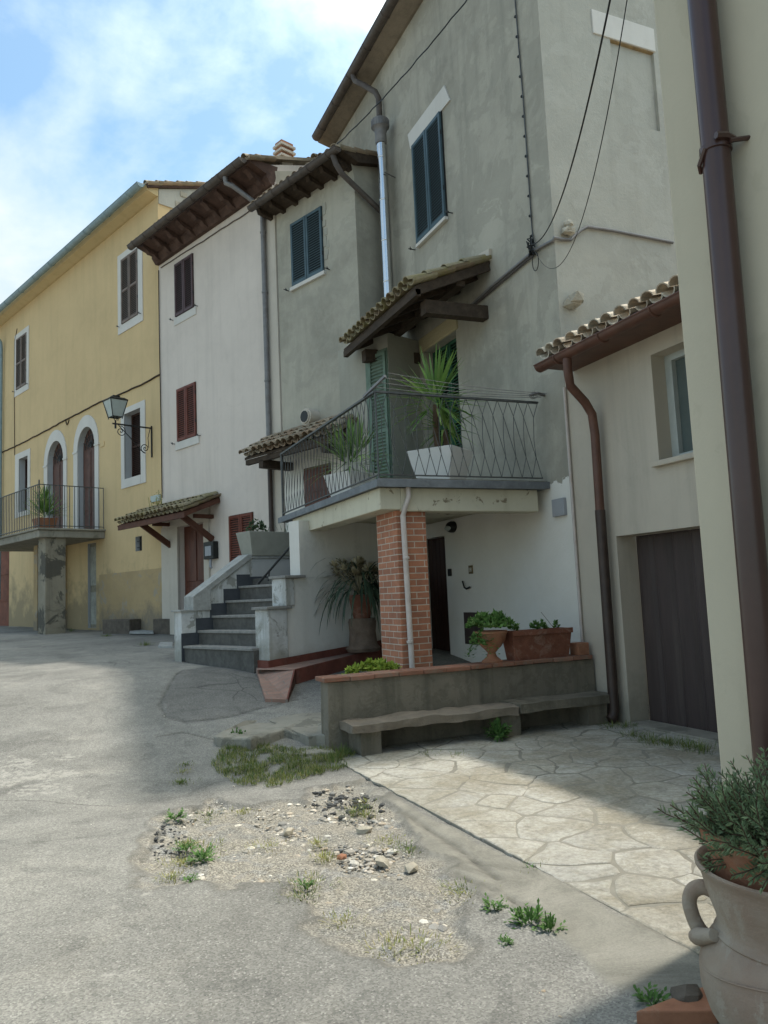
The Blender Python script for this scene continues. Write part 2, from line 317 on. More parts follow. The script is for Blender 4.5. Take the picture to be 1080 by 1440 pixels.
M['weed']=isl_mix('weed_leaves',[(.07,.15,.035),(.12,.22,.06),(.05,.11,.03)],trans=.25,grain=0)
M['yucca']=isl_mix('yucca_leaves',[(.12,.22,.055),(.20,.33,.08),(.08,.15,.045),(.32,.45,.13)],trans=.2,grain=0,rough=.5)
M['yucca_dull']=isl_mix('dusty_yucca_leaves',[(.055,.095,.045),(.09,.14,.07),(.035,.06,.03),(.12,.16,.08)],trans=.15,grain=0,rough=.6)
M['clivia']=isl_mix('strap_leaves',[(.03,.052,.03),(.05,.075,.042),(.022,.036,.022)],trans=.1,grain=0,rough=.5)
M['straw']=isl_mix('dry_flower_heads',[(.4,.35,.23),(.31,.27,.17),(.48,.43,.31)],trans=.2,grain=0)
M['lime']=isl_mix('yellow_green_leaves',[(.24,.33,.045),(.32,.39,.07),(.17,.26,.035)],trans=.25,grain=0)
M['herb']=isl_mix('bright_green_leaves',[(.09,.19,.045),(.14,.25,.07),(.06,.13,.03),(.2,.29,.1)],trans=.25,grain=0)
M['rosemary']=isl_mix('grey_green_needles',[(.14,.20,.10),(.20,.26,.13),(.10,.15,.08),(.27,.32,.16)],trans=.15,grain=0)
M['bark']=paint('brown_bark',(.11,.07,.045),.35,.9,18,grain=.8)
M['plaque']=paint('pale_plaque',(.42,.47,.43),.08,.5,4)
M['brass']=paint('dull_brass',(.22,.17,.09),.2,.4,8,metal=.5)
M['greybox']=paint('grey_box_paint',(.33,.34,.36),.08,.6,4)
def brick(name,c1,c2,mortar,sc,bw,rh,horiz=False):
    m,nt,b=nodes(name);g=nt.nodes.new('ShaderNodeNewGeometry');x=nt.nodes.new('ShaderNodeSeparateXYZ');nt.links.new(g.outputs['Position'],x.inputs[0])
    c=nt.nodes.new('ShaderNodeCombineXYZ')
    if horiz: nt.links.new(x.outputs[0],c.inputs[0]);nt.links.new(x.outputs[1],c.inputs[1])
    else: nt.links.new(math_(nt,'ADD',x.outputs[0],x.outputs[1]),c.inputs[0]);nt.links.new(x.outputs[2],c.inputs[1])
    P=pos(nt)
    t=nn(nt,'ShaderNodeTexBrick',offset=.5);nt.links.new(c.outputs[0],t.inputs['Vector'])
    for k,v in (('Scale',sc),('Brick Width',bw),('Row Height',rh),('Mortar Size',.0065),('Mortar Smooth',.15),('Bias',0.)): t.inputs[k].default_value=v
    t.inputs['Color1'].default_value=(*c1,1);t.inputs['Color2'].default_value=(*c2,1);t.inputs['Mortar'].default_value=(*mortar,1)
    col=mix(nt,.55,t.outputs['Color'],ramp(nt,noise_(nt,P,7,7,.7),[(.25,g1(.3)),(.75,g1(.75))]),'OVERLAY')
    nt.links.new(col,b.inputs['Base Color']);b.inputs['Roughness'].default_value=.9
    bump(nt,b,math_(nt,'SUBTRACT',1,t.outputs['Fac']),.8,.006);bump(nt,b,noise_(nt,P,40,6,.7),.4,.006)
    return m
M['brick']=brick('pillar_brick',(.41,.17,.092),(.29,.12,.07),(.47,.38,.30),1,.25,.077)
M['redtile']=brick('red_floor_tile',(.30,.18,.135),(.25,.155,.12),(.21,.17,.14),1,.30,.12,True)
M['captile']=brick('cap_brick',(.30,.13,.08),(.24,.10,.065),(.27,.21,.16),1,.30,.4,True)
# ---------------------------------------------------------------- ground
YS=[-500,6.9,7.6,8.5,9.7,11.2,14,21,30,60,500];ZS=[-1.6,-1.6,-1.57,-1.48,-1.29,-1.02,-.93,-.73,-.57,-.42,-.42]
def zg(x,y):
    z=sum(float(np.interp(y+d,YS,ZS)) for d in (-.6,-.3,0,.3,.6))/5
    return z
def gpx(x,y,z=-1.6):
    q=hit(x,y,UP,z); return q[:2]
def gsol(x,y):
    """where the view through a photo point meets the sloping ground"""
    r=ray(x,y);lo,hi=1.,80.
    for _ in range(60):
        m=(lo+hi)/2;q=r*m
        if q[2]>zg(q[0],q[1]): lo=m
        else: hi=m
    q=r*lo;q[2]=zg(q[0],q[1]);return q
def poly_sd(P,poly):
    """signed distance (inside positive) of points to polygon"""
    x,y=P[:,0],P[:,1];ins=np.zeros(len(P),bool);d=np.full(len(P),1e9);n=len(poly)
    for i in range(n):
        a=poly[i];b=poly[(i+1)%n]
        c=((a[1]>y)!=(b[1]>y))&(x<(b[0]-a[0])*(y-a[1])/((b[1]-a[1])+1e-12)+a[0]);ins^=c
        ab=b-a;t=np.clip(((P-a)@ab)/(ab@ab),0,1);d=np.minimum(d,np.linalg.norm(P-a-t[:,None]*ab,axis=1))
    return np.where(ins,d,-d)
def line_d(P,pts):
    d=np.full(len(P),1e9)
    for a,b in zip(pts[:-1],pts[1:]):
        ab=b-a;t=np.clip(((P-a)@ab)/(ab@ab),0,1);d=np.minimum(d,np.linalg.norm(P-a-t[:,None]*ab,axis=1))
    return d
GRAVEL=[gsol(*q)[:2] for q in [(202,1212),(225,1170),(245,1145),(300,1122),(360,1130),(420,1124),(462,1100),(515,1096),(548,1130),(600,1205),(635,1250),(655,1285),(662,1318),(640,1345),(600,1354),(548,1344),(490,1322),(440,1268),(398,1244),(300,1238),(225,1240)]]
CONC=[gsol(*q)[:2] for q in [(505,1096),(470,1102),(548,1130),(604,1205),(668,1255),(735,1285),(832,1365),(905,1400),(1000,1460)]]+[V3(2.5,2.0),V3(2.53,2.6)]
PATCH=[gsol(*q)[:2] for q in [(228,985),(236,1010),(264,1018),(330,1008),(402,988),(420,975),(362,938),(300,936),(256,942)]]
CRACKS=[[gsol(*q)[:2] for q in c] for c in ([(252,945),(225,990),(232,1008),(262,1016),(320,1008),(362,996),(402,986),(440,978)],[(222,1036),(258,1030),(330,1044),(392,1046)],[(200,1210),(235,1150),(300,1124),(365,1134)],[(340,1034),(372,1018),(440,1022)],[(560,1140),(640,1190),(700,1240)],[(640,1230),(760,1290)])]
SPOTS=[(gsol(*q)[:2],r) for q,r in [((200,1262),.05),((160,1280),.03),((150,1375),.04),((30,1075),.2),((62,1105),.16),((100,1068),.12),((35,1092),.2),((120,1300),.02),((560,1105),.12),((525,1112),.14),((445,1112),.13),((755,1272),.05),((80,1090),.14)]]
def fb(x,y,s,o=4): return noise.fractal(Vector((x*s,y*s,3.3)),1.0,2.0,o)
def make_ground():
    xs=sorted({*np.arange(-2.2,3.3,.026).round(3),*np.arange(-8,-2.2,.4),*np.arange(3.3,9,.35),-700,-300,-120,-50,-25,-14,14,25,50,120,300,700})
    ys=sorted({*np.arange(2.0,9.0,.026).round(3),*np.arange(9.0,13.6,.045).round(3),*np.arange(13.6,32,.35),*np.arange(-8,2,.5),-700,-300,-100,-40,-18,36,44,60,100,300,700})
    nx,ny=len(xs),len(ys);X,Y=np.meshgrid(xs,ys);P=np.stack([X.ravel(),Y.ravel()],1)
    zc={y:zg(0,y) for y in ys};Z=np.array([zc[y] for y in Y.ravel()])
    near=(np.abs(P[:,0])<9)&(P[:,1]>-1)&(P[:,1]<32)
    nz=np.zeros(len(P));nz2=nz.copy()
    for i in np.where(near)[0]: nz[i]=fb(P[i,0],P[i,1],3.2,5);nz2[i]=fb(P[i,0]+20,P[i,1],.5,3)
    sg=poly_sd(P,GRAVEL)+nz*.17+nz2*.1;sc=poly_sd(P,CONC)+nz*.05
    gm=np.clip(sg/(.03+.12*np.clip(nz2*2+.4,0,1))+.5,0,1);cm=np.clip(sc/.04+.5,0,1)*(1-gm*.6)
    d=np.min([line_d(P,c) for c in CRACKS],axis=0)+nz*.03
    cr=np.clip(1.3-np.abs(d)/.022,0,1)*(.55+.45*np.clip(nz*4+.6,0,1))
    sp=np.max([np.clip((r-np.linalg.norm((P-c)*[1,1],axis=1)+nz*r*1.3)/(.03),0,1) for c,r in SPOTS],axis=0)
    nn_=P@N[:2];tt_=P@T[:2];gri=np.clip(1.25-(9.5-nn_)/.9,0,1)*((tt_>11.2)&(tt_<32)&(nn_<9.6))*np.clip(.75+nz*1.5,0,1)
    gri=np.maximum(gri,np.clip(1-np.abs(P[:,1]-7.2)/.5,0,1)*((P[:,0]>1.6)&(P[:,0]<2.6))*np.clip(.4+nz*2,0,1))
    lip=np.clip(1-np.abs(sg+.03)/.05,0,1)
    Z=Z+nz2*.025*near-gm*.028+gm*nz*.025-cr*.02+lip*.012+cm*.006
    fade=(P[:,0]>2.55)&(P[:,1]<7.7)&near;Z=np.where(fade,-1.64,Z)
    me=bpy.data.meshes.new('street');fs=[(j*nx+i,j*nx+i+1,(j+1)*nx+i+1,(j+1)*nx+i) for j in range(ny-1) for i in range(nx-1)]
    me.from_pydata(np.column_stack([P,Z]).tolist(),[],fs)
    for nme,a in (('gravel_mask',gm),('concrete_mask',cm),('crack_mask',np.maximum(cr,lip*.55)),('grime_mask',gri),('patch_mask',np.clip((poly_sd(P,PATCH)+nz*.06)/.03+.5,0,1)),('pale_mask',sp*(1-gm*.3))):
        at=me.attributes.new(nme,'FLOAT','POINT');at.data.foreach_set('value',a.astype(np.float32))
    for p in me.polygons: p.use_smooth=True
    m,nt,b=nodes('worn_asphalt');Pn=pos(nt)
    def attr(n): a=nt.nodes.new('ShaderNodeAttribute');a.attribute_name=n;return a.outputs['Fac']
    big=noise_(nt,Pn,.7,7,.65,.5);mid=noise_(nt,Pn,6,6,.7);fine=noise_(nt,Pn,90,4,.75)
    vor=nn(nt,'ShaderNodeTexVoronoi');vor.inputs['Scale'].default_value=120;nt.links.new(Pn,vor.inputs['Vector'])
    vs=nt.nodes.new('ShaderNodeSeparateColor');nt.links.new(vor.outputs['Color'],vs.inputs[0])
    col=ramp(nt,big,[(.3,(.15,.143,.126)),(.52,(.212,.203,.18)),(.72,(.27,.257,.226))])
    col=mix(nt,.55,col,ramp(nt,mid,[(.25,g1(.36)),(.75,g1(.64))]),'OVERLAY')
    col=mix(nt,.45,col,ramp(nt,vs.outputs[0],[(0,g1(.2)),(.5,g1(.5)),(1,g1(.78))]),'OVERLAY')
    pt=noise_(nt,Pn,1.5,9,.62,1.1)
    col=mix(nt,ramp(nt,pt,[(.56,g1(0)),(.585,g1(.55))]),col,mix(nt,1.,col,(.74,.745,.75),'MULTIPLY'))
    col=mix(nt,ramp(nt,noise_(nt,Pn,.9,9,.6,.8),[(.55,g1(0)),(.64,g1(.6))]),col,mix(nt,1.,col,(1.22,1.2,1.17),'MULTIPLY'))
    vc=nn(nt,'ShaderNodeTexVoronoi',feature='DISTANCE_TO_EDGE');vc.inputs['Scale'].default_value=.8
    wv=nt.nodes.new('ShaderNodeMix');wv.data_type='VECTOR';wv.inputs[0].default_value=.16;nt.links.new(Pn,wv.inputs[4])
    nz3=nn(nt,'ShaderNodeTexNoise');nz3.inputs['Scale'].default_value=2.2;nz3.inputs['Detail'].default_value=7;nt.links.new(Pn,nz3.inputs['Vector']);nt.links.new(nz3.outputs['Color'],wv.inputs[5]);nt.links.new(wv.outputs[1],vc.inputs['Vector'])
    hair=math_(nt,'MULTIPLY',ramp(nt,vc.outputs['Distance'],[(.0,g1(1)),(.008,g1(0))]),ramp(nt,noise_(nt,Pn,.5,3,.5),[(.5,g1(0)),(.6,g1(.75))]))
    col=mix(nt,hair,col,(.06,.057,.05))
    col=mix(nt,math_(nt,'MULTIPLY',ramp(nt,vs.outputs[1],[(.93,g1(0)),(.97,g1(1))]),.5),col,(.40,.38,.34))
    col=mix(nt,math_(nt,'MULTIPLY',ramp(nt,vs.outputs[2],[(.9,g1(0)),(.95,g1(1))]),.35),col,(.07,.07,.065))
    gcol=ramp(nt,noise_(nt,Pn,2.6,7,.7,.4),[(.36,(.21,.20,.175)),(.5,(.26,.235,.19)),(.62,(.215,.21,.195)),(.72,(.31,.27,.20))])
    gcol=mix(nt,.9,gcol,ramp(nt,vs.outputs[1],[(0,g1(.22)),(.6,g1(.5)),(1,g1(.8))]),'OVERLAY')
    col=mix(nt,math_(nt,'MULTIPLY',attr('patch_mask'),.9),col,mix(nt,1.,col,(.70,.70,.715),'MULTIPLY'))
    col=mix(nt,attr('gravel_mask'),col,gcol)
    ccol=ramp(nt,noise_(nt,Pn,2.2,8,.75,.6),[(.34,(.15,.142,.118)),(.52,(.235,.222,.185)),(.70,(.30,.28,.235))])
    ccol=mix(nt,.5,ccol,ramp(nt,fine,[(.3,g1(.35)),(.7,g1(.65))]),'OVERLAY')
    col=mix(nt,attr('concrete_mask'),col,ccol)
    col=mix(nt,math_(nt,'MULTIPLY',attr('pale_mask'),ramp(nt,noise_(nt,Pn,14,6,.75),[(.46,g1(0)),(.56,g1(.7))])),col,(.36,.34,.30))
    col=mix(nt,math_(nt,'MULTIPLY',attr('crack_mask'),.75),col,(.05,.047,.04))
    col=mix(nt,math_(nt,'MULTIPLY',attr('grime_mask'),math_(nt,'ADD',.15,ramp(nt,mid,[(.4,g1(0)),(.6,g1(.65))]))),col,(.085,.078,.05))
    nt.links.new(col,b.inputs['Base Color']);b.inputs['Roughness'].default_value=.9;b.inputs['Specular IOR Level'].default_value=.25
    bump(nt,b,fine,.5,.006);bump(nt,b,vor.outputs['Distance'],.3,.006);bump(nt,b,mid,.25,.02)
    o=bpy.data.objects.new('street',me);COL.objects.link(o);me.materials.append(m);tag(o,kind='structure')
make_ground()
def clip_poly(poly,p,n):
    out=[]
    for i in range(len(poly)):
        a,b=poly[i],poly[(i+1)%len(poly)];da,db=(a-p)@n,(b-p)@n
        if da<=0: out.append(a)
        if da*db<0: out.append(a+(b-a)*(da/(da-db)))
    return out
PX0,PX1,PY0,PY1=2.53,5.99,1.2,7.58
def make_patio():
    rnd=random.Random(3);mb=MB();mb.box(PX0,PX1,PY0,PY1,-1.75,-1.583)
    m=plaster('patio_mortar',(.225,.21,.172),.35,stain=(.12,.12,.085),stain_amt=1.2,streak=0,grain=.8)
    o=mb.build('patio',m);tag(o,kind='structure')
    pts=[]
    for _ in range(6000):
        q=V3(rnd.uniform(PX0,PX1),rnd.uniform(PY0,PY1));dm=.34+.3*noise.noise(Vector((q[0]*2.3,q[1]*2.3,0)))
        if all(np.linalg.norm(q-r)>dm+rnd.uniform(-.1,.12) for r in pts): pts.append(q)
    st=MB()
    for i,q in enumerate(pts):
        poly=[V3(PX0,PY0),V3(PX1,PY0),V3(PX1,PY1),V3(PX0,PY1)]
        for j,r in enumerate(pts):
            if j!=i and np.linalg.norm(q-r)<1.6:
                n=(r-q);L=np.linalg.norm(n);n/=L
                poly=clip_poly(poly,(q+r)/2-n*rnd.uniform(.006,.015),n)
                if len(poly)<3: break
        if len(poly)<3: continue
        # subdivide edges and roughen the outline
        P=[]
        for k in range(len(poly)):
            a,b=poly[k],poly[(k+1)%len(poly)];L=np.linalg.norm(b-a);ns=max(1,int(L/.05))
            for t in range(ns):
                c=a+(b-a)*t/ns;wp=V3(noise.noise(Vector((c[0]*2.1,c[1]*2.1,4))),noise.noise(Vector((c[0]*2.1,c[1]*2.1,14))))*.11*min(1,(c[0]-PX0)*6,(PX1-c[0])*6,(PY1-c[1])*6);P.append(c+wp+V3(noise.noise(Vector((c[0]*9,c[1]*9,i*.7))),noise.noise(Vector((c[0]*9,c[1]*9,i*.7+9))))*.02)
        cen=sum(P)/len(P);z=-1.583+rnd.uniform(.002,.006);tx,ty=rnd.uniform(-.007,.007),rnd.uniform(-.007,.007)
        n=len(P);zt=lambda c:z+(c[0]-cen[0])*tx+(c[1]-cen[1])*ty
        v=[(*c,-1.6) for c in P]+[(*c,zt(c)-.004) for c in P]+[(*(cen+(c-cen)*(1-.012/max(.05,np.linalg.norm(c-cen)))),zt(c)) for c in P]
        f=[(a,(a+1)%n,n+(a+1)%n,n+a) for a in range(n)]+[(n+a,n+(a+1)%n,2*n+(a+1)%n,2*n+a) for a in range(n)]+[tuple(range(2*n,3*n))]
        st.add(v,f)
    s=st.build('flagstones',M['flag'],o)
    return o
make_patio()
# ---------------------------------------------------------------- builders for house parts
def rc(fr,xl,yt,yb,xr,yr,o=0.):
    a,z1=fr.px(xl,yt,o);a2,z0=fr.px(xl,yb,o);b,_=fr.px(xr,yr,o);a=(a+a2)/2
    return min(a,b),max(a,b),z0,z1
def shutter(fr,s0,s1,z0,z1,o,mat,parent,mid=True,step=.052,name='shutter',th=.035):
    mb=MB();w=.055
    mb.boxf(fr,s0,s0+w,z0,z1,o,o+th);mb.boxf(fr,s1-w,s1,z0,z1,o,o+th)
    rails=[(z0,z0+.075),(z1-.06,z1)]+([((z0+z1)/2-.035,(z0+z1)/2+.035)] if mid else [])
    for a,b in rails: mb.boxf(fr,s0+w,s1-w,a,b,o+.002,o+th-.002)
    z=z0+.09
    while z<z1-.075:
        if not(mid and abs(z+.015-(z0+z1)/2)<.05):
            p=fr.p
            mb.hexa([p(s0+w,z,o+th-.008),p(s1-w,z,o+th-.008),p(s1-w,z+.024,o+.006),p(s0+w,z+.024,o+.006),
                     p(s0+w,z+.009,o+th-.006),p(s1-w,z+.009,o+th-.006),p(s1-w,z+.033,o+.008),p(s0+w,z+.033,o+.008)])
        z+=step
    return mb.build(name,mat,parent)
def catch(fr,s,z,parent,o=0.):
    mb=MB();p=fr.p;mb.tube([p(s,z,o-.02),p(s,z,o+.09)],.009,6);mb.tube([p(s-.05,z-.012,o+.085),p(s,z+.006,o+.09),p(s+.05,z+.03,o+.085)],.011,6);mb.tube([p(s-.03,z+.03,o+.095),p(s-.03,z-.03,o+.095)],.008,6)
    return mb.build('shutter_catch',M['black'],parent)
def shut_window(house,fr,r,mat,sill=None,lintel=None,o=0.,gap=.012,mid=True,catches=True,trim=None,trimmat=None,frame=None,tw=.12):
    s0,s1,z0,z1=r
    w=MB().boxf(fr,s0-.01,s1+.01,z0,z1+.01,o-.02,o+.004).build('window',M['black'] if frame is None else frame,house)
    c=(s0+s1)/2
    shutter(fr,s0,c-gap/2,z0+.008,z1-.004,o+.008,mat,w,mid);shutter(fr,c+gap/2,s1,z0+.008,z1-.004,o+.012,mat,w,mid)
    for s in (s0+.005,s1-.005):
        for z in (z0+.25*(z1-z0),z0+.78*(z1-z0)): MB().tube([fr.p(s,z,o+.03),fr.p(s,z+.08,o+.03)],.014,6).build('hinge',M['black'],w)
    if sill: # (side overhang, height, projection)
        MB().boxf(fr,s0-sill[0],s1+sill[0],z0-sill[1],z0-.002,o-.02,o+sill[2]).build('sill',trimmat or M['surround'],w,bevel=.006)
    if lintel: MB().boxf(fr,s0-lintel[0],s1+lintel[0],z1+.012,z1+lintel[1],o-.02,o+lintel[2]).build('lintel',trimmat or M['surround'],w,bevel=.006)
    if trim:
        a0,a1,b0,b1=trim;mb=MB()
        mb.boxf(fr,a0,s0-.011,b0,b1,o-.02,o+.022);mb.boxf(fr,s1+.011,a1,b0,b1,o-.02,o+.022)
        mb.boxf(fr,s0-.011,s1+.011,z1+.011,b1,o-.02,o+.022);mb.boxf(fr,s0-.011,s1+.011,b0,z0-.001,o-.02,o+.022)
        mb.build('surround',trimmat or M['surround'],w)
    if catches:
        catch(fr,s0-.17,z0-.02,w,o);catch(fr,s1+.17,z0-.02,w,o)
    return w
def trim_open(house,fr,op,tr,leaf,depth,frame_name='window',trimmat=None):
    """deep opening: surround and the dark panel at the back of the reveal"""
    s0,s1,z0,z1=op;a0,a1,b0,b1=tr
    w=MB().boxf(fr,s0,s1,z0,z1,-depth-.04,-depth).build(frame_name,leaf,house)
    mb=MB();mb.boxf(fr,a0,s0,b0,b1,-.02,.022);mb.boxf(fr,s1,a1,b0,b1,-.02,.022)
    mb.boxf(fr,s0,s1,z1,b1,-.02,.022)
    if b0<z0-.01: mb.boxf(fr,s0,s1,b0,z0,-.02,.03)
    mb.build('surround',trimmat or M['surround'],w);return w
def tiles(mb,O,E,U,nE,nU,w=.205,L=.42,step=.33,seed=1,pan=True,jit=.012):
    """old cover-and-pan tiles: O eave corner, E along the eave, U up the slope"""
    rnd=random.Random(seed);O=np.array(O,float);E=np.array(E,float);U=np.array(U,float);n=np.cross(E,U);n/=np.linalg.norm(n)
    if n[2]<0: n=-n
    K=6
    def one(c,r0,r1,up,tilt,yaw):
        th=.014;vs=[];e=E+U*yaw;e/=np.linalg.norm(e);u=U-E*yaw;u/=np.linalg.norm(u)
        for t,r in ((0,r0),(1,r1)):
            q=c+u*(L*t)+n*(tilt*(1-t))
            for rr in (r,r-th):
                for k in range(K+1):
                    a=math.pi*k/K;h=math.sin(a)*rr*.85
                    vs.append(q+e*math.cos(a)*rr+n*(h if up else (r*.85-h)-.075))
        m=K+1;fs=[]
        for k in range(K):
            fs+=[(k,k+1,2*m+k+1,2*m+k),(m+k,3*m+k,3*m+k+1,m+k+1),(k,m+k,m+k+1,k+1),(2*m+k,2*m+k+1,3*m+k+1,3*m+k)]
        fs+=[(0,2*m,3*m,m),(K,m+K,3*m+K,2*m+K)]
        mb.add(vs,fs)
    for i in range(nE):
        for j in range(nU):
            if pan: one(O+E*(i*w+rnd.uniform(-jit,jit))+U*(j*step+rnd.uniform(-.02,.02))+n*.03,.088,.075,False,.018,rnd.uniform(-.02,.02))
            one(O+E*((i+.5)*w+rnd.uniform(-jit,jit))+U*(j*step+rnd.uniform(-.03,.02))+n*.035,.092,.074,True,.03,rnd.uniform(-.04,.04))
    return mb
def gutter(a,b,r,mat,parent,brackets=8,wallv=None):
    """half-round gutter as an open trough with beaded lip and joints"""
    a=np.array(a,float);b=np.array(b,float);d=(b-a)/np.linalg.norm(b-a);x=np.cross(d,UP);x/=np.linalg.norm(x);mb=MB();K=10;vs=[]
    for q in (a,b):
        for rr in (r,r-.006):
            vs+=[q+x*math.cos(math.pi*k/K)*rr-UP*math.sin(math.pi*k/K)*rr for k in range(K+1)]
    m=K+1;fs=[]
    for k in range(K): fs+=[(k,k+1,2*m+k+1,2*m+k),(m+k,3*m+k,3*m+k+1,m+k+1)]
    fs+=[(0,2*m,3*m,m),(K,m+K,3*m+K,2*m+K),tuple(range(m)),tuple(2*m+k for k in range(m))]
    mb.add(vs,fs)
    for s in (-1,1): mb.tube([a+x*s*r,b+x*s*r],.011,6)
    for i in range(brackets):
        q=a+(b-a)*((i+.5)/brackets);pts=[q+x*math.cos(math.pi*k/8)*(r+.006)-UP*math.sin(math.pi*k/8)*(r+.006) for k in range(9)]
        mb.tube(pts,.012,5)
    return mb.build('gutter',mat,parent,smooth=40)
def clips(pts,r,mat,parent,ev,wallv):
    mb=MB()
    for q in ev:
        q=np.array(q,float);mb.lathe(q-UP*.02,[(r+.004,0),(r+.012,.004),(r+.012,.036),(r+.004,.04)],12);mb.tube([q,q+np.array(wallv)*.1],.008,6)
    return mb.build('pipe_clip',mat,parent,smooth=40)
# ================================================================ YELLOW HOUSE
Y0,Y1=17.93,31.5
yh=thing('yellow_house',FP.p(20,-.8),'yellow plastered house with arched doors and a small balcony at the far left','house')
up_r=rc(FP,172,366,457,194,352.5);up_rt=rc(FP,166.5,361,472,200.5,341)
up_l=rc(FP,24,478,549,38,469);up_lt=rc(FP,21,473,559,41.3,460)
sm=rc(FP,175.5,583,674.5,198,575);smt=rc(FP,171,577,688,204.5,562)
sl=rc(FP,27,646,721,39.6,641);slt=rc(FP,21.7,640,729,43,632)
ar=rc(FP,110,600,736,134,598);al=rc(FP,67.5,620,736,90,617)
zfl=2.18;ar=(ar[0],ar[1],zfl,FP.px(125,599)[1]);al=(al[0],al[1],zfl,FP.px(81.5,619)[1])
ld=rc(FP,123.5,765,872,135,762);ld=(ld[0],ld[1],-.62,ld[3])
vent=rc(FP,190.5,755,775.5,199.5,753.5)
rg=(FP.px(13,800)[0],FP.px(13,800)[0]+2.6,-.6,FP.px(8,769)[1])
w=MB()
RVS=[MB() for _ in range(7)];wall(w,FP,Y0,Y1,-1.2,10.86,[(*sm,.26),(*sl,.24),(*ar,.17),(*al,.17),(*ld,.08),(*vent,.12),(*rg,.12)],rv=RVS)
def arch_curve(a0,a1,zs,zt,n=14): 
    c=(a0+a1)/2;R=(a1-a0)/2
    return [(c-R*math.cos(math.pi*k/n),zs+(zt-zs)*math.sin(math.pi*k/n)) for k in range(n+1)]
def arch(op,outer,parent,rv):
    a0,a1,z0,zt=op;R=(a1-a0)/2;zs=zt-R*1.02;cv=arch_curve(a0,a1,zs,zt);b0,b1,bt=outer;co=arch_curve(b0,b1,zs,bt)
    p=FP.p
    for (s,z),(s2,z2) in zip(cv[:-1],cv[1:]):
        w.quad(p(s,z),p(s2,z2),p(s2,zt+1e-4),p(s,zt+1e-4));rv.quad(p(s,z),p(s,z,-.17),p(s2,z2,-.17),p(s2,z2))
    d=MB().boxf(FP,a0,a1,z0,zt,-.22,-.16).build('arched_door',M['door_arch'],parent)
    q=MB();c=(a0+a1)/2
    for sa,sb in ((a0+.06,c-.03),(c+.03,a1-.06)):
        for za,zb in ((z0+.12,z0+.62),(z0+.72,z0+1.3),(z0+1.4,zs-.08)):
            q.boxf(FP,sa+.05,sb-.05,za,zb,-.165,-.135);q.boxf(FP,sa,sb,za-.05,zb+.05,-.162,-.147)
    q.build('door_panel',M['door_arch'],d,bevel=.008)
    f=MB()
    for k in range(1,8):
        a=math.pi*k/8;f.tube([p(c,zs+.02,-.13),p(c-R*.95*math.cos(a),zs+R*.95*math.sin(a),-.13)],.012,5)
    for rr in (.35,.65): f.tube([p(c-R*rr*math.cos(math.pi*k/12),zs+R*rr*math.sin(math.pi*k/12),-.13) for k in range(13)],.012,5)
    f.build('fanlight_grille',M['black'],d)
    t=MB()
    for (s,z),(s2,z2),(u,v),(u2,v2) in zip(cv[:-1],cv[1:],co[:-1],co[1:]):
        t.hexa([p(s,z,-.02),p(s2,z2,-.02),p(u2,v2,-.02),p(u,v,-.02),p(s,z,.03),p(s2,z2,.03),p(u2,v2,.03),p(u,v,.03)])
    t.boxf(FP,b0,a0,z0,zs-.06,-.02,.03);t.boxf(FP,a1,b1,z0,zs-.06,-.02,.03)
    t.boxf(FP,b0-.03,a0-.0,zs-.06,zs,-.02,.05);t.boxf(FP,a1,b1+.03,zs-.06,zs,-.02,.05)
    t.build('surround',M['surround'],d)
arch(ar,(ar[0]-.26,ar[1]+.3,ar[3]+.36),yh,RVS[2]);arch(al,(al[0]-.26,al[1]+.3,al[3]+.36),yh,RVS[3])
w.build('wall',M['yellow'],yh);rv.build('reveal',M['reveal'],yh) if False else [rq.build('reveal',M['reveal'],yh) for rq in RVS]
MB().boxf(FP,Y0+.01,ld[0]-.25,-1.2,FP.px(180,804)[1],0,.018).build('plinth',M['yplinth'],yh)
wr=shut_window(yh,FP,up_r,M['shutter_tan'],trim=up_rt);wl=shut_window(yh,FP,up_l,M['shutter_tan'],trim=up_lt)
for o,r in ((trim_open(yh,FP,sm,smt,M['black'],.26),sm),(trim_open(yh,FP,sl,slt,M['black'],.24),sl)):
    s0,s1,z0,z1=r;c=(s0+s1)/2;shutter(FP,s0,s1,z0,z1,-.235,M['door_dark'],o,True)
d=MB().boxf(FP,ld[0],ld[1],ld[2],ld[3],-.12,-.08).build('door',paint('patched_grey_door_board',(.22,.2,.15),.35,.8,4,(.12,.11,.09),.5),yh)
d2=MB()
hh=ld[3]-ld[2]
d2.boxf(FP,ld[0]+.05,ld[1]-.05,ld[2]+hh*.5,ld[3]-.1,-.082,-.065);d2.boxf(FP,ld[0]+.05,ld[1]-.05,ld[2]+.1,ld[2]+hh*.42,-.082,-.065);d2.build('door_panel',paint('pale_door_panel',(.3,.3,.26),.3,.8,5),d)
MB().boxf(FP,vent[0],vent[1],vent[2],vent[3],-.16,-.12).build('vent_opening',M['black'],yh)
g=MB();
for k in range(3): g.tube([FP.p(vent[0],vent[2]+.1+.17*k,-.05),FP.p(vent[1],vent[2]+.1+.17*k,-.05)],.008,5)
g.build('vent_bar',M['black'],yh)
gt=MB().boxf(FP,*rg,-.16,-.12).build('garage_door',M['redgate'],yh)
g=MB()
for k in range(1,3): g.boxf(FP,rg[0]+.02,rg[1]-.02,rg[2]+(rg[3]-rg[2])*k/3-.03,rg[2]+(rg[3]-rg[2])*k/3+.03,-.122,-.09)
g.boxf(FP,rg[0]+.0,rg[0]+.07,rg[2],rg[3],-.123,-.085);g.boxf(FP,rg[0]+.07,rg[1],rg[3]-.07,rg[3],-.123,-.085);g.build('gate_frame',M['redgate'],gt)
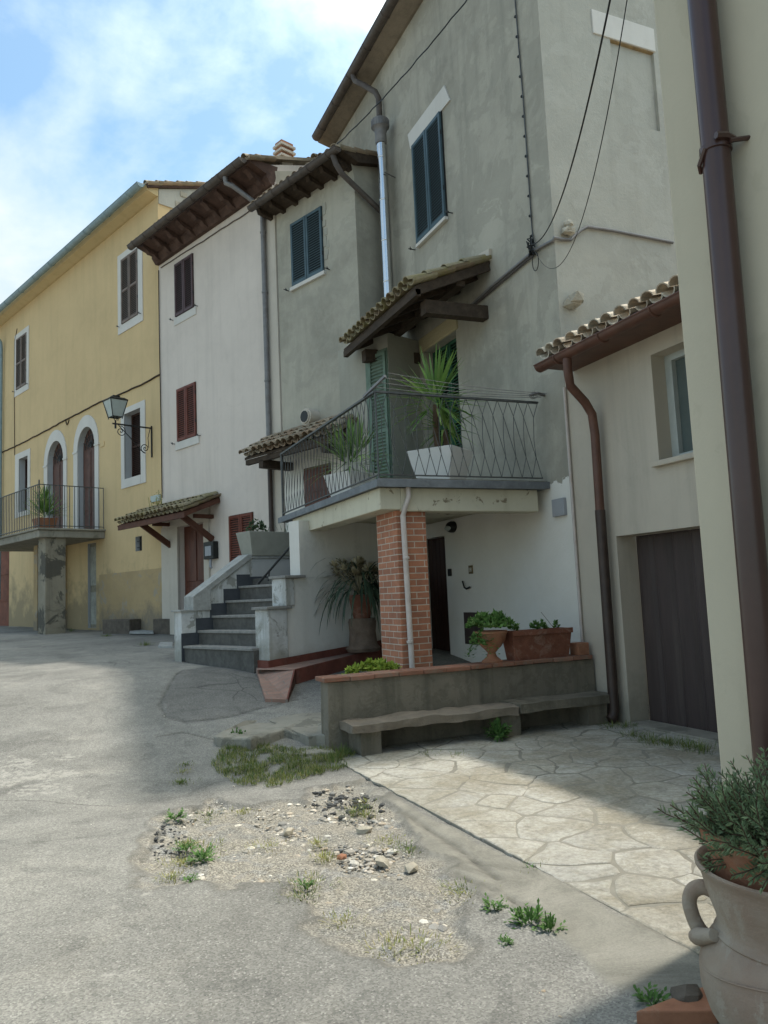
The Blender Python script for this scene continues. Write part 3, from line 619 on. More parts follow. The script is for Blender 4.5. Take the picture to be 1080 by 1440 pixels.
# roof, soffit, gutter
ZY=10.98;s=MB()
s.prism([FP.p(Y0-.02,10.80,-.01),FP.p(Y0-.02,10.80,.05),FP.p(Y0-.02,10.87,.3),FP.p(Y0-.02,10.99,.36),FP.p(Y0-.02,11.02,-.01)],T*(Y1-Y0));s.build('soffit',M['cove'],yh)
r=MB();r.prism([FP.p(Y0-.1,11.0,.36),FP.p(Y0-.1,11.06,.36),FP.p(Y0-.1,12.95,-5.2),FP.p(Y0-.1,12.89,-5.2)],T*(Y1-Y0+.1))
ro=r.build('roof',M['tile'],yh)
tm=MB();U=(-FP.out*1.0+UP*.338);U/=np.linalg.norm(U)
tiles(tm,FP.p(Y0-.1,10.99,.34),T,U,3,14,seed=5);tiles(tm,FP.p(Y0+.5,10.99,.34),T,U,62,1,seed=6);tm.build('roof_tile',M['tile'],ro)
gm=MB();p=FP.p
gm.add([p(Y0+.001,10.8),p(Y0+.001,11.0,.0),p(Y0+.001,12.88,-5.2),p(Y0+.001,10.8,-5.2)],[(0,1,2,3)]);gm.prism([p(Y0-.03,10.6,-.02),p(Y0-.03,11.0,-.02),p(Y0-.03,12.8,-5.2),p(Y0-.03,10.6,-5.2)],T*.028)
gw=gm.build('gable_edge',M['gable'],yh);MB().beam(p(Y0-.07,10.97,.34),p(Y0-.07,12.82,-5.2),.06,.13).build('verge_board',M['eave'],yh)
sb=MB();rnd=random.Random(2)
for k in range(26):
    o=-.5-.17*k*.9;zz=10.85+.338*(-o)-.02-rnd.uniform(0,.32)
    sb.boxf(FP,Y0-.05,Y0-.004,zz,zz+rnd.uniform(.09,.14),o,o-.14-rnd.uniform(0,.08)+.0)
sb.build('exposed_stone',M['stone'],gw)
gutter(FP.p(Y0-.05,ZY,.5),FP.p(Y1,ZY-.05,.5),.105,M['gut_blue'],yh,10)
sx,_=FP.px(4,700)
dp=MB();dp.tube([FP.p(sx-.02,ZY-.1,.5),FP.p(sx,ZY-.4,.5),FP.p(sx,ZY-.95,.12),FP.p(sx,ZY-1.2,.1),FP.p(sx,2.3,.1)],.06,10);dp.tube([FP.p(sx,2.32,.1),FP.p(sx,.4,.1)],.055,10)
dp.build('downpipe',M['gut_blue'],yh,smooth=50)
# wall cables
def facade_cable(fr,pts,r,parent,mat,o=.02,name='cable',wob=.012,seg=6):
    q=[fr.p(*fr.px(x,y,o),o) for x,y in pts];out=[]
    for a,b in zip(q[:-1],q[1:]):
        n=max(2,int(np.linalg.norm(b-a)/.25))
        for k in range(n): out.append(a+(b-a)*k/n-UP*(.02*math.sin(math.pi*k/n))+UP*random.uniform(-wob,wob))
    out.append(q[-1]);return MB().tube(out,r,seg).build(name,mat,parent,smooth=60)
facade_cable(FP,[(0,637),(50,613),(92,590),(140,565),(185,547),(224,527)],.022,yh,M['wood'])
facade_cable(FP,[(92,590),(94,598),(97,590)],.016,yh,M['wood'])
facade_cable(FP,[(20.5,640),(20,560),(20.5,480),(24,462)],.012,yh,M['wood'])
MB().boxf(FP,*rc(FP,213,698,707,226,694),0,.03).build('cable_box',M['plaque'],yh,bevel=.005)
MB().boxf(FP,*rc(FP,142,622,629,147,620),0,.02).build('wall_plate',M['yellow'],yh)
# balcony on a pillar
bt=21.27;bn=7.66
b=MB();b.nt(bn,9.5,bt,bt+5.5,1.92,zfl-.06);b.nt(bn-.06,9.5,bt-.06,bt+5.5,zfl-.06,zfl-.005)
bal=b.build('balcony',M['conc'],yh,bevel=.02)
r=MB();zt=3.36
def nt_bars(mb,a,b,z0,z1,n,r=.011):
    a=np.array(a,float);b=np.array(b,float)
    for k in range(n+1):
        q=a+(b-a)*k/n;mb.tube([q+UP*z0,q+UP*z1],r,5)
    for z in (z0+.06,z1): mb.beam(a+UP*z,b+UP*z,.035,.02)
nt_bars(r,NT(bn,bt,0),NT(bn,bt+4.6,0),zfl,zt,34);nt_bars(r,NT(bn,bt,0),NT(9.45,bt,0),zfl,zt,13)
r.tube([NT(bn,bt,zfl),NT(bn,bt,zt+.12)],.022,6);r.build('railing',M['iron'],bal)
b=MB();b.nt(7.86,8.42,21.36,21.9,-1.0,1.925);b.build('pillar',M['pillar'],bal,bevel=.02)
b=MB();b.nt(8.6,9.5,24.0,24.3,-1.0,1.925);b.build('buttress',M['yplinth'],bal)
# street lamp on the yellow wall
ls,lz=FP.px(214,612);lz=4.36
L=thing('street_lamp',FP.p(ls,lz),'black iron wall lantern with frosted panes on a scrolled bracket','street lamp')
m=MB();p=FP.p
m.tube([p(ls,lz+.28,.02),p(ls,lz-.55,.02)],.022,6);m.beam(p(ls,lz+.22,.0),p(ls,lz+.22,1.08),.03,.035)
def spiral(c,r0,turns,sgn,st,n=36):
    return [c+FP.out*(r0*(1-k/n)*math.cos(st+sgn*2*math.pi*turns*k/n))+UP*(r0*(1-k/n)*math.sin(st+sgn*2*math.pi*turns*k/n)) for k in range(n+1)]
m.tube(spiral(p(ls,lz-.33,.2),.13,1.8,1,-math.pi/2),.011,5);m.tube([p(ls,lz-.46,.2),p(ls,lz-.38,.34),p(ls,lz-.1,.6),p(ls,lz+.12,.84),p(ls,lz+.2,.92)],.012,5)
m.tube(spiral(p(ls,lz+.04,.86),.14,1.8,1,math.pi/2),.011,5)
m.tube([p(ls,lz+.2,.06),p(ls,lz-.05,.12),p(ls,lz-.3,.1)],.009,5)
m.build('bracket',M['black'],L)
lo=p(ls,lz+.22,1.0);m=MB()
def ring(z,h): return [lo+T*h*a+FP.out*h*b+UP*z for a,b in ((1,1),(-1,1),(-1,-1),(1,-1))]
b0,b1=ring(.17,.12),ring(.60,.225)
for k in range(4):
    m.tube([b0[k]-UP*.05,b1[k]],.012,5);m.tube([b0[k],b0[(k+1)%4]],.012,5);m.tube([b1[k],b1[(k+1)%4]],.02,5)
m.hexa([*ring(.60,.24),*ring(.66,.17)]);m.hexa([*ring(.66,.08),*ring(.72,.09)])
m.tube([lo,lo+UP*.08],.02,8);m.tube([lo+UP*.06+T*.0,lo+UP*.14+T*.08,lo+UP*.2+T*.12],.01,5);m.tube([lo+UP*.06,lo+UP*.14-T*.08,lo+UP*.2-T*.12],.01,5);m.tube([lo-UP*.12,lo],.025,8)
m.build('lantern_frame',M['black'],L)
m=MB()
for k in range(4): m.quad(b0[k],b0[(k+1)%4],b1[(k+1)%4],b1[k])
m.build('pane',M['lampglass'],L)
# ================================================================ PINK HOUSE
P0,P1=12.74,17.92
ph=thing('pink_house',FP.p(15.5,-.8),'pale pink house with brown shutters and deep wooden eaves','house')
pu=rc(FP,247.5,372.5,447,271.7,358.6);pl=rc(FP,250.5,548,622,275.5,537);pg=rc(FP,324.5,726,800,356,719.5)
pd=rc(FP,252,741,838,288,735);pd=(pd[0],pd[1],-.45,pd[3])
w=MB();wall(w,FP,P0,P1,-1.3,8.95,[(*pd,.16)]);p=FP.p
w.add([p(P0+.001,8.0),p(P0+.001,9.3,.1),p(P0+.001,11.2,-5.2),p(P0+.001,8.0,-5.2)],[(0,1,2,3)])
w.build('wall',M['pink'],ph)
w=MB();w.boxf(FP,P0-.002,FP.px(377,480)[0],-1.0,8.86,0,.03);w.build('pilaster',M['pilaster'],ph)
w=MB();w.add([p(P0-.004,8.2,-.15),p(P0-.004,9.2,-.02),p(P0-.004,11.1,-5.2),p(P0-.004,8.2,-5.2)],[(0,1,2,3)]);w.build('gable',M['grey'],ph)
win=shut_window(ph,FP,pu,M['shutter_plum'],sill=(.1,.2,.02),mid=False,trimmat=M['surround'])
win=shut_window(ph,FP,pl,M['shutter_red'],sill=(.12,.2,.03),mid=False)
win=shut_window(ph,FP,pg,M['shutter_red'],mid=False,catches=False)
# eaves: sloped boards, shaped brackets
ZP=9.2;cm=MB()
def prof(s,pts): return [p(s,z,o) for z,o in pts]
cm.prism(prof(P0+.0,[(8.86,0),(8.86,.10),(9.0,.2),(9.06,.2),(9.18,.62),(9.26,.62),(9.32,-.1)]),T*(P1-P0));co=cm.build('cornice',M['eave'],ph)
bm_=MB()
for k in range(9):
    s=P0+.25+k*(P1-P0-.5)/8
    bm_.prism(prof(s-.07,[(8.86,.1),(8.9,.22),(8.98,.3),(8.98,.42),(9.06,.5),(9.1,.6),(9.165,.6),(9.05,.2),(8.99,.18)]),T*.14)
bm_.build('eave_bracket',M['eave'],ph)
r=MB();r.prism(prof(P0-.02,[(9.25,.66),(9.32,.66),(11.25,-5.2),(11.18,-5.2)]),T*(P1-P0+.02));ro=r.build('roof',M['tile'],ph)
U=(-FP.out+UP*.33);U/=np.linalg.norm(U);tm=MB();tiles(tm,p(P0-.02,9.225,.68),T,U,26,2,seed=9);tm.build('roof_tile',M['tile'],ro);tm=MB();tiles(tm,p(P0-.02,9.95,-1.2),T,U,2,12,seed=3);tm.build('roof_tile',M['tile'],ro)
gutter(p(P0+.02,ZP,.78),p(P1+.02,ZP-.03,.78),.095,M['gut_brown'],ph,9)
s1,_=FP.px(372,400,.1);s2,_=FP.px(320,258,.7)
dp=MB();dp.tube([p(s2,ZP-.08,.76),p(s2,ZP-.22,.74),p(s2-.12,ZP-.3,.66),p(s1+.15,8.62,.2),p(s1,8.5,.13),p(s1,8.3,.1),p(s1,5,.1),p(s1,3.2,.1)],.055,10);pipe=dp.build('downpipe',M['gut_grey'],ph,smooth=50)
clips(None,.055,M['gut_grey'],ph,[p(s1,z,.1) for z in (7.9,6.55,4.6)],-FP.out)
MB().tube([p(s1,3.2,.1),p(s1,1.0,.1)],.05,10).build('downpipe',M['gut_dark'],ph,smooth=50)
facade_cable(FP,[(226,376),(262,353),(310,322),(357,292)],.012,ph,M['gut_brown'])
facade_cable(FP,[(223,380),(224,470),(226.5,600),(228,700)],.014,ph,M['wood'],o=.03)
# front door and its canopy
dr=MB().boxf(FP,pd[0],pd[1],pd[2],pd[3],-.2,-.15).build('front_door',M['door_brown'],ph)
q=MB();c=(pd[0]+pd[1])/2
for a,bb in ((pd[0]+.06,c-.03),(c+.03,pd[1]-.06)):
    for za,zb in ((pd[2]+.15,pd[2]+.8),(pd[2]+.95,pd[3]-.15)): q.boxf(FP,a,bb,za,zb,-.155,-.13)
q.build('door_panel',M['door_brown'],dr,bevel=.01)
t=MB();t.boxf(FP,pd[0]-.22,pd[0],-1.2,pd[3],-.02,.05);t.boxf(FP,pd[1],pd[1]+.42,-1.2,pd[3],-.02,.05);t.boxf(FP,pd[0]-.26,pd[1]+.42,pd[3],pd[3]+.34,-.02,.055);t.build('surround',M['pilaster'],dr)
MB().boxf(FP,pd[1]+.46,pd[1]+.86,-1.2,1.9,0,.02).build('jamb_patch',M['pilaster'],ph)
cs0,cs1=15.2,18.45
cn=MB();zc0,zc1,oc=2.40,2.03,.92
cn.prism([p(cs0,zc0-.02,0),p(cs0,zc0-.06,0),p(cs0,zc1-.06,oc-.02),p(cs0,zc1-.02,oc-.02)],T*(cs1-cs0));can=cn.build('door_canopy',M['wood_red'],ph)
U=(-FP.out*oc+UP*(zc0-zc1));U/=np.linalg.norm(U);tm=MB();tiles(tm,p(cs0,zc1+.01,oc+.06),T,U,16,3,step=.33,seed=21);tm.build('canopy_tile',M['tile_moss'],can)
fm=MB();fm.beam(p(cs0-.02,zc1-.1,oc-.02),p(cs1+.02,zc1-.1,oc-.02),.05,.12);fm.beam(p(cs0,zc0-.1,0),p(cs0,zc1-.09,oc),.06,.1);fm.beam(p(cs1,zc0-.1,0),p(cs1,zc1-.09,oc),.06,.1);fm.build('fascia',M['wood_red'],can)
for s in (15.5,17.46):
    m=MB();m.beam(p(s,1.42,.02),p(s,zc1-.06,oc-.08),.08,.13);m.beam(p(s,1.95,.0),p(s,1.95,.5),.07,.09);m.build('canopy_strut',M['wood_red'],can)
mm=MB();a=rc(FP,293.5,763,787,307,761);mm.boxf(FP,*a,0,.14);mt=mm.build('meter_box',M['black'],ph,bevel=.008)
MB().boxf(FP,a[0]+.07,a[1]-.1,a[2]+.07,a[3]-.1,.14,.165).build('meter_dial',M['greybox'],mt,bevel=.01)
m=MB();m.tube([p((a[0]+a[1])/2,a[2],.08),p((a[0]+a[1])/2,a[2]-.16,.09),p((a[0]+a[1])/2-.06,a[2]-.2,.1)],.03,8);m.build('meter_pipe',M['greybox'],mt)
# chimney on the pink roof
cp=hit(414,217,T,12.6);cn_=float(cp@N);cz=float(cp[2])
c=MB();c.nt(cn_-.15,cn_+.15,12.85,13.07,cz-1.5,cz+.02);ch=c.build('chimney',M['pilaster'],ph)
c=MB();c2=MB()
for k in range(3): c.nt(cn_-.2,cn_+.2,12.80,13.12,cz+.02+k*.13,cz+.07+k*.13)
for k in range(3):
    c2.nt(cn_-.16,cn_+.16,12.84,13.08,cz+.071+k*.13,cz+.149+k*.13)
c.build('chimney_cap',M['pilaster'],ch);c2.build('chimney_brick',M['terracotta'],ch)
# ================================================================ NARROW GREY HOUSE
C=hit(502,350,N,9.5);G0=float(C@T);G1=12.72
nh=thing('narrow_grey_house',FP.p(11.5,-.8),'narrow grey house with one dark blue shuttered window between the pink and tall houses','house')
mu=rc(FP,411.4,315.5,405,452.5,288)
w=MB();wall(w,FP,G0,G1,-1.2,8.22);w.add([p(G0+.001,8.0),p(G0+.001,8.3,.1),p(G0+.001,8.75,-1.6),p(G0+.001,8.0,-1.6)],[(0,1,2,3)]);w.build('wall',M['grey'],nh)
MB().boxf(FP,10.6,G1-.02,.4,3.0,0,.012).build('painted_wall',M['white'],nh)
shut_window(nh,FP,mu,M['shutter_blue'],sill=(.06,.08,.06),mid=False)
pt=MB();rnd=random.Random(8)
for k in range(9):
    s=mu[0]-.05-rnd.uniform(0,.08);z=mu[2]+rnd.uniform(.2,1.35);pt.boxf(FP,s-.05,s+.04,z,z+rnd.uniform(.08,.2),0,.006+.001*k)
pt.build('plaster_patch',M['grey_dark'],nh)
ZN=8.27;r=MB();r.prism([p(G0-.14,8.18,0),p(G0-.14,8.27,.42),p(G0-.14,8.33,.42),p(G0-.14,8.86,-1.7),p(G0-.14,8.7,-1.7)],T*(G1+.2-G0+.14));ro=r.build('roof',M['wood'],nh)
rf=MB()
for k in range(7):
    s=G0+.1+k*.42;rf.prism([p(s-.05,8.1,0),p(s-.05,8.14,.36),p(s-.05,8.25,.4),p(s-.05,8.2,0)],T*.1)
rf.build('rafter',M['wood'],nh)
U=(-FP.out+UP*.25);U/=np.linalg.norm(U);tm=MB();tiles(tm,p(G0-.1,8.285,.46),T,U,14,6,seed=31);tm.build('roof_tile',M['tile'],ro)
gutter(p(G0-.16,ZN,.52),p(G1+.2,ZN-.02,.52),.085,M['gut_brown'],nh,5)
dp=MB();e=V3(5.88,12.95,7.2);dp.tube([p(G0+.02,ZN-.05,.5),p(G0-.02,ZN-.25,.46),p(G0-.06,ZN-.42,.36),e+UP*.15,e,e-UP*.2],.055,10);dp.build('downpipe',M['gut_brown'],nh,smooth=50)
st,sz=FP.px(443,588);mbs=MB();vs=[]
mbs.tube([p(st,sz,-.1),p(st,sz,.24)],[.17,.17],12);mbs.tube([p(st,sz,.20),p(st,sz,.27)],[.14,.14],12);mbs.build('vent_stub',M['pilaster'],nh,smooth=40)
MB().tube([p(st,sz,.265),p(st,sz,.28)],.115,12).build('vent_mouth',M['black'],nh)
# tiled canopy over the upstairs door
lo=.78;l0,l1=9.95,12.98;zw,ze=3.3,2.86
c=MB();c.prism([p(l0,zw-.05,0),p(l0,zw,0),p(l0,ze,lo),p(l0,ze-.05,lo)],T*(l1-l0));can=c.build('door_canopy',M['wood'],nh)
U=(-FP.out*lo+UP*(zw-ze));U/=np.linalg.norm(U);tm=MB();tiles(tm,p(l0,ze+.02,lo+.07),T,U,15,3,step=.29,seed=41);tm.build('canopy_tile',M['tile'],can)
m=MB();m.beam(p(l0,ze-.1,lo-.06),p(l1,ze-.1,lo-.06),.08,.1);m.build('fascia',M['wood'],can)
for s in (12.45,10.5):
    m=MB();m.beam(p(s,ze-.2,0),p(s,ze-.2,lo-.02),.14,.16);m.build('canopy_beam',M['wood'],can)
ud=(11.2,12.0,1.4,2.55)
dd=MB().boxf(FP,*ud,.012,.05).build('door',M['door_brown'],nh)
q=MB()
for za,zb in ((1.55,1.95),(2.05,2.45)): q.boxf(FP,ud[0]+.08,ud[1]-.08,za,zb,.05,.065)
q.build('door_panel',M['door_brown'],dd)
# ================================================================ TALL GREY HOUSE
gh=thing('tall_grey_house',(6,10,-1.4),'tall grey plastered house with an iron balcony carried on a brick pillar','house')
YG0,YG1=7.84,15.9;ZE=10.45
gw_=rc(FG,583.7,207,343.5,616.5,167);gw_=(FG.px(626,240)[0],FG.px(586.5,280)[0],FG.px(590,344)[1],FG.px(583.7,205)[1])
gd=rc(FG,601,492,690,641,468);gd=(gd[0],gd[1],1.4,gd[3])
pdoor=(FG.px(630,850)[0],FG.px(630,850)[0]+.95,-1.25,FG.px(621,754)[1])
w=MB();wall(w,FG,YG0,YG1,-1.7,ZE,[(*gd,.22),(*pdoor,.16)],depth=8.,end0=False)
w.build('wall',M['facade'],gh)
# gable wall with a blocked window
nx0,nz1=FE.px(862,56);nx1,_=FE.px(915,60);_,nz0=FE.px(924,184);nx0=1.14;nx0=FE.px(858,60)[0];nx1=7.98
g=MB();wall(g,FE,6.0,12,-1.7,ZE,[(nx0,nx1,nz0,nz1,.3)],depth=.05,end0=False)
fe=FE.p;g.add([fe(6,ZE),fe(12,ZE),fe(12,ZE+1.5),fe(10,ZE+1.6),fe(6,ZE+.2)],[(0,1,2,3,4)])
g.boxf(FE,nx0,nx1,nz0,nz1,-.35,-.3);g.build('gable_wall',M['gable'],gh)
m=MB();m.boxf(FE,nx0-.3,nx1+.03,nz1,nz1+.36,-.15,.02);m.build('niche_lintel',M['surround'],gh,bevel=.01)
m=MB();m.boxf(FE,nx0,nx1,nz1-.012,nz1-.001,-.29,-.0);m.build('lintel_board',paint('ochre_lintel_board',(.35,.25,.13),.3,.9,8,(.15,.1,.06),.5),gh)
# roof edge
r=MB();X=lambda x,z,y: V3(x,y,z)
r.prism([X(6,10.36,YG0),X(5.95,10.36,YG0),X(5.66,10.44,YG0),X(5.62,10.485,YG0),X(6,10.6,YG0)],YA*(YG1-.05-YG0));r.build('cornice',plaster('brown_cornice',(.215,.178,.135),.3,stain=(.10,.08,.06),stain_amt=1.,streak=.5,grain=.8),gh)
r=MB();r.prism([X(5.6,10.49,YG0-.1),X(5.6,10.56,YG0-.1),X(10,12.2,YG0-.1),X(14,10.7,YG0-.1),X(14,10.6,YG0-.1),X(10,12.1,YG0-.1)],YA*(YG1-.05-YG0));ro=r.build('roof',M['tile'],gh)
U=V3(1,0,.37);U/=np.linalg.norm(U);tm=MB();tiles(tm,V3(5.66,YG0-.1,10.53),YA,U,40,2,seed=51);tm.build('roof_tile',M['tile'],ro)
gutter((5.58,YG0-.15,10.54),(5.58,YG1-.12,10.52),.10,M['gut_brown'],gh,9)
dp=MB();a=FG.px(533,150,.1)[0]
dp.tube([V3(5.58,a+.5,10.46),V3(5.6,a+.45,10.3),V3(5.7,a+.28,10.12),V3(5.85,a+.04,9.85),V3(5.9,a,9.7),V3(5.9,a,9.3),V3(5.9,a-.02,7),V3(5.9,a-.02,5.2)],.058,10);dp.build('downpipe',M['gut_brown'],gh,smooth=50)
f=MB();fx=5.74;fy=12.55
f.tube([V3(fx,fy,8.5),V3(fx,fy,5.0)],.085,16)
for z in (8.2,7.35,6.55,5.75): f.lathe((fx,fy,z),[(.086,0),(.092,.006),(.092,.03),(.086,.036)],16,False)
fl=f.build('flue',M['steel'],gh,smooth=50)
f=MB();f.lathe((fx,fy,8.5),[(.10,0),(.11,.02),(.11,.22),(.14,.3),(.165,.32),(.165,.47),(.12,.5),(.05,.51)],20)
for k in range(20):
    a=2*math.pi*k/20;f.beam((fx+.165*math.cos(a),fy+.165*math.sin(a),8.83),(fx+.165*math.cos(a),fy+.165*math.sin(a),8.96),.02,.02,V3(math.cos(a),math.sin(a),0))
f.build('flue_cap',M['gut_grey'],fl,smooth=40)
m=MB();m.tube([V3(5.99,fy-.02,7.86),V3(5.72,fy-.13,7.86)],.012,6);m.build('flue_clip',M['gut_grey'],fl)
# blue window
wn=shut_window(gh,FG,gw_,M['shutter_blue'],sill=(.02,.06,.05),mid=False,o=.02)
s0,s1,z0,z1=gw_;m=MB();lp=FG.p
m.prism([lp(s0-.32,z1+.0,.0),lp(s1+.12,z1+.02,.0),lp(s1+.2,z1+.34,.0),lp(s0-.16,z1+.36,.0)],-XA*.025);m.build('lintel',M['surround'],wn)
# green balcony door
s0,s1,z0,z1=gd;d=MB().boxf(FG,s0,s1,z0,z1,-.27,-.22).build('balcony_door',M['black'],gh);c=(s0+s1)/2
shutter(FG,s0+.01,c-.01,z0+.02,z1-.01,-.2,M['shutter_green'],d,True);shutter(FG,c+.01,s1-.01,z0+.02,z1-.01,-.2,M['shutter_green'],d,True)
m=MB();m.boxf(FG,s0-.08,s1+.14,z1+.003,z1+.27,-.1,.03);m.build('lintel',plaster('ochre_pitted_stone',(.42,.36,.22),.2,stain=(.16,.12,.08),stain_amt=1.,streak=0,grain=1.2),d,bevel=.02)
# bay beside the balcony door, under the canopy
m=MB();bayT=9.04;bayN=9.03;FB=Frame(N*bayN,T,-N)
m.nt(bayN,9.52,bayT,G0+.12,1.36,4.45);m.hexa([NT(9.5,bayT,1.36),NT(9.85,bayT,1.36),NT(9.85,bayT+.3,1.36),NT(9.5,bayT+.3,1.36),NT(9.5,bayT,4.45),NT(9.85,bayT,4.45),NT(9.85,bayT+.3,4.45),NT(9.5,bayT+.3,4.45)])
bay=m.build('bay',M['grey_dark'],gh)
ba,bz1=FB.px(520,506);bb,_=FB.px(544,500)
sd=MB().boxf(FB,bb-.02,ba+.1,1.38,bz1+.1,0,.02).build('bay_door',M['shutter_pale'],bay)
shutter(FB,bb,ba,1.4,bz1+.04,.022,M['shutter_pale'],gh,True,name='pale_green_shutter',step=.06)
# canopy of tiles
ky0,ky1=9.4,12.35;kx=4.74;kz0,kz1=4.86,4.33
c=MB();c.prism([X(5.99,kz0-.05,ky0),X(5.99,kz0,ky0),X(kx,kz1,ky0),X(kx,kz1-.05,ky0)],YA*(ky1-ky0));can=c.build('canopy',M['wood'],gh)
U=V3(5.99-kx,0,kz0-kz1);U/=np.linalg.norm(U);tm=MB();tiles(tm,V3(kx-.07,ky0,kz1+.02),YA,U,14,4,step=.34,seed=61);tm.build('canopy_tile',M['tile_moss'],can)
fm=MB();fm.beam((kx+.03,ky0,kz1-.1),(kx+.03,ky1,kz1-.1),.08,.1);fm.beam((5.98,ky0+.03,kz0-.1),(kx,ky0+.03,kz1-.1),.06,.09)
for k in range(5): y=ky0+.4+k*.55;fm.beam((5.98,y,kz0-.1),(kx+.05,y,kz1-.1),.07,.08)
fm.build('rafter',M['wood'],can)
m=MB();m.beam((5.5,ky0+.05,kz0-.35),(5.5,ky1,kz0-.35),.14,.16);m.build('purlin',M['wood'],can)
for y in (9.62,11.95):
    m=MB();m.beam((6.0,y,4.12),(4.95,y,4.10),.17,.2);m.build('canopy_beam',M['wood'],can)
m=MB();q=FG.px(688,358)
m.prism([lp(ky0-.03,kz0+.0,0),lp(ky0-.06,kz0+.16,0),lp(ky0+.2,kz0+.2,0),lp(ky0+1.2,kz0+.14,0),lp(ky0+1.2,kz0+.0,0)],-XA*.05);m.build('flashing',M['pilaster'],can)
# ---- balcony
BX,BY,BY1=3.54,8.28,12.6
b=MB();b.box(BX,5.995,BY,BY1,1.27,1.36);bal=b.build('balcony',M['slab'],gh,bevel=.008)
b=MB();b.box(BX+.05,5.99,BY+.05,BY1,1.362,1.378);b.build('balcony_floor',M['conc'],bal)
b=MB();b.box(BX-.02,BX,BY-.02,BY1,1.26,1.35);b.box(BX,5.9,BY-.02,BY,1.26,1.35);b.build('edge_flashing',M['slab'],bal)
b=MB();b.box(BX+.06,BX+.34,BY+.1,12.02,1.0,1.268);b.box(BX+.34,5.86,BY+.1,BY+.36,.98,1.268);b.build('beam',M['cream'],bal,bevel=.012)
b=MB();b.box(BX+.34,5.99,BY+.36,12.5,1.16,1.268);b.build('ceiling',M['cream'],bal)
b=MB();cxn,cy0=3.83,8.44;b.box(cxn,cxn+.4,cy0,cy0+.62,-1.35,1.0);b.build('brick_pillar',M['brick'],bal,bevel=.006)
b=MB();px_=cxn+.10;b.tube([V3(px_+.03,BY+.05,1.27),V3(px_+.03,BY+.05,1.15),V3(px_-.02,BY+.06,1.02),V3(px_-.03,cy0-.05,.92)],.03,10);b.tube([V3(px_-.03,cy0-.05,.94),V3(px_-.0,cy0-.05,-1.05)],.034,10)
for z in (.4,-.6): b.lathe((px_-.015,cy0-.05,z),[(.036,0),(.042,.004),(.042,.03),(.036,.034)],10,False)
b.build('drainpipe',M['pvc'],bal,smooth=50)
def lozenge(a,b,z0,z1,pitch,sag=0):
    mb=MB();a=np.array(a,float);b=np.array(b,float);L=np.linalg.norm(b-a);n=int(round(L/pitch));d=(b-a)/n;h=z1-z0
    P=lambda k,t: a+d*k+UP*(z0+h*t)
    r=.0046
    for k in range(n):
        j=k+.5;ja,jb=P(j,.80),P(j,.27)
        mb.tube([P(k+.0,1),ja],r,5,False);mb.tube([P(k+1.,1),ja],r,5,False)
        mb.tube([ja,P(j-.1,.5),jb],r,5,False)
        if k<n-1: mb.tube([ja,P(j+1,.27)],r,5,False)
        mb.tube([jb,P(k+.0,0)],r,5,False);mb.tube([jb,P(k+1.,0)],r,5,False)
    mb.beam(a+UP*z0,b+UP*z0,.03,.014);mb.beam(a+UP*z1,b+UP*z1,.045,.024)
    return mb
zr0,zr1=1.41,2.42
mb=lozenge((BX+.03,BY+.03,0),(5.9,BY+.03,0),zr0,zr1,.155);mb.build('railing',M['iron'],bal)
mb=lozenge((BX+.03,BY+.03,0),(BX+.03,12.45,0),zr0,zr1,.155);mb.tube([(BX+.03,BY+.03,1.3),(BX+.03,BY+.03,2.44)],.011,6);mb.tube([(BX+.03,12.45,1.3),(BX+.03,12.45,2.42)],.018,6);mb.build('railing',M['iron'],bal)
cl=MB()
for k in range(4):
    y=BY-.02-.09*k+.1;a=V3(BX+.05+.02*k,y,2.49+.035*k);bb=V3(5.97,y*.5+.5*BY,2.5+.006*k)
    cl.tube([a+(bb-a)*t/8-UP*.035*math.sin(math.pi*t/8) for t in range(9)],.0042,5)
cl.beam((BX+.0,BY+.32,2.43),(BX+.07,BY-.2,2.55),.03,.03);cl.tube([(5.75,BY-.02,2.5),(5.85,BY-.05,2.53),(6.0,BY,2.52)],.02,6)
for k in range(3): cl.tube([(5.72+.05*math.cos(a*.6)+.09,BY-.06+.03*k,2.5+.04*math.sin(a*.6)) for a in range(11)],.004,5)
cl.build('clothesline',M['gut_grey'],bal)
b=MB();b.box(BX+.03,BX+.12,11.42,12.02,.34,1.0);b.build('white_post',M['white'],bal,bevel=.01)
# porch back wall things
d=MB().boxf(FG,*pdoor,-.2,-.16).build('porch_door',M['door_dark'],gh)
q=MB()
for k in range(6):
    a=pdoor[0]+.03+k*(pdoor[1]-pdoor[0]-.06)/6;q.boxf(FG,a+.006,a+(pdoor[1]-pdoor[0]-.06)/6-.006,pdoor[2]+.02,pdoor[3]-.02,-.162,-.145)
q.build('door_board',M['door_dark'],d,bevel=.004)
lx,lz_=FG.px(637,741);m=MB();vs=[]
for i in range(7):
    t=i/6*math.pi/2
m.lathe((0,0,0),[(.13,0),(.13,.03),(.125,.05),(.10,.085),(.05,.11),(.01,.118)],20)
lamp=MB();lamp.v=[tuple(FG.p(lx+x*1.05,lz_+y*.72,z)) for x,y,z in m.v];lamp.f=m.f
pl_=lamp.build('porch_lamp',M['black'],gh,smooth=50)
m=MB();m.lathe((0,0,0),[(.085,0),(.08,.02),(.05,.045),(.01,.055)],16);l2=MB();l2.v=[tuple(FG.p(lx+x*1.05,lz_-.02+y*.5,z+.09)) for x,y,z in m.v];l2.f=m.f;l2.build('lamp_glass',M['lampglass'],pl_,smooth=50)
a,zz=FG.px(633.5,805);MB().boxf(FG,a-.05,a+.05,zz-.06,zz+.06,0,.03).build('doorbell',M['black'],gh,bevel=.008)
a,zz=FG.px(662.5,801);hn=MB().boxf(FG,a-.06,a+.06,zz-.065,zz+.065,0,.015).build('house_number_plate',M['brass'],gh,bevel=.004)
m=MB()
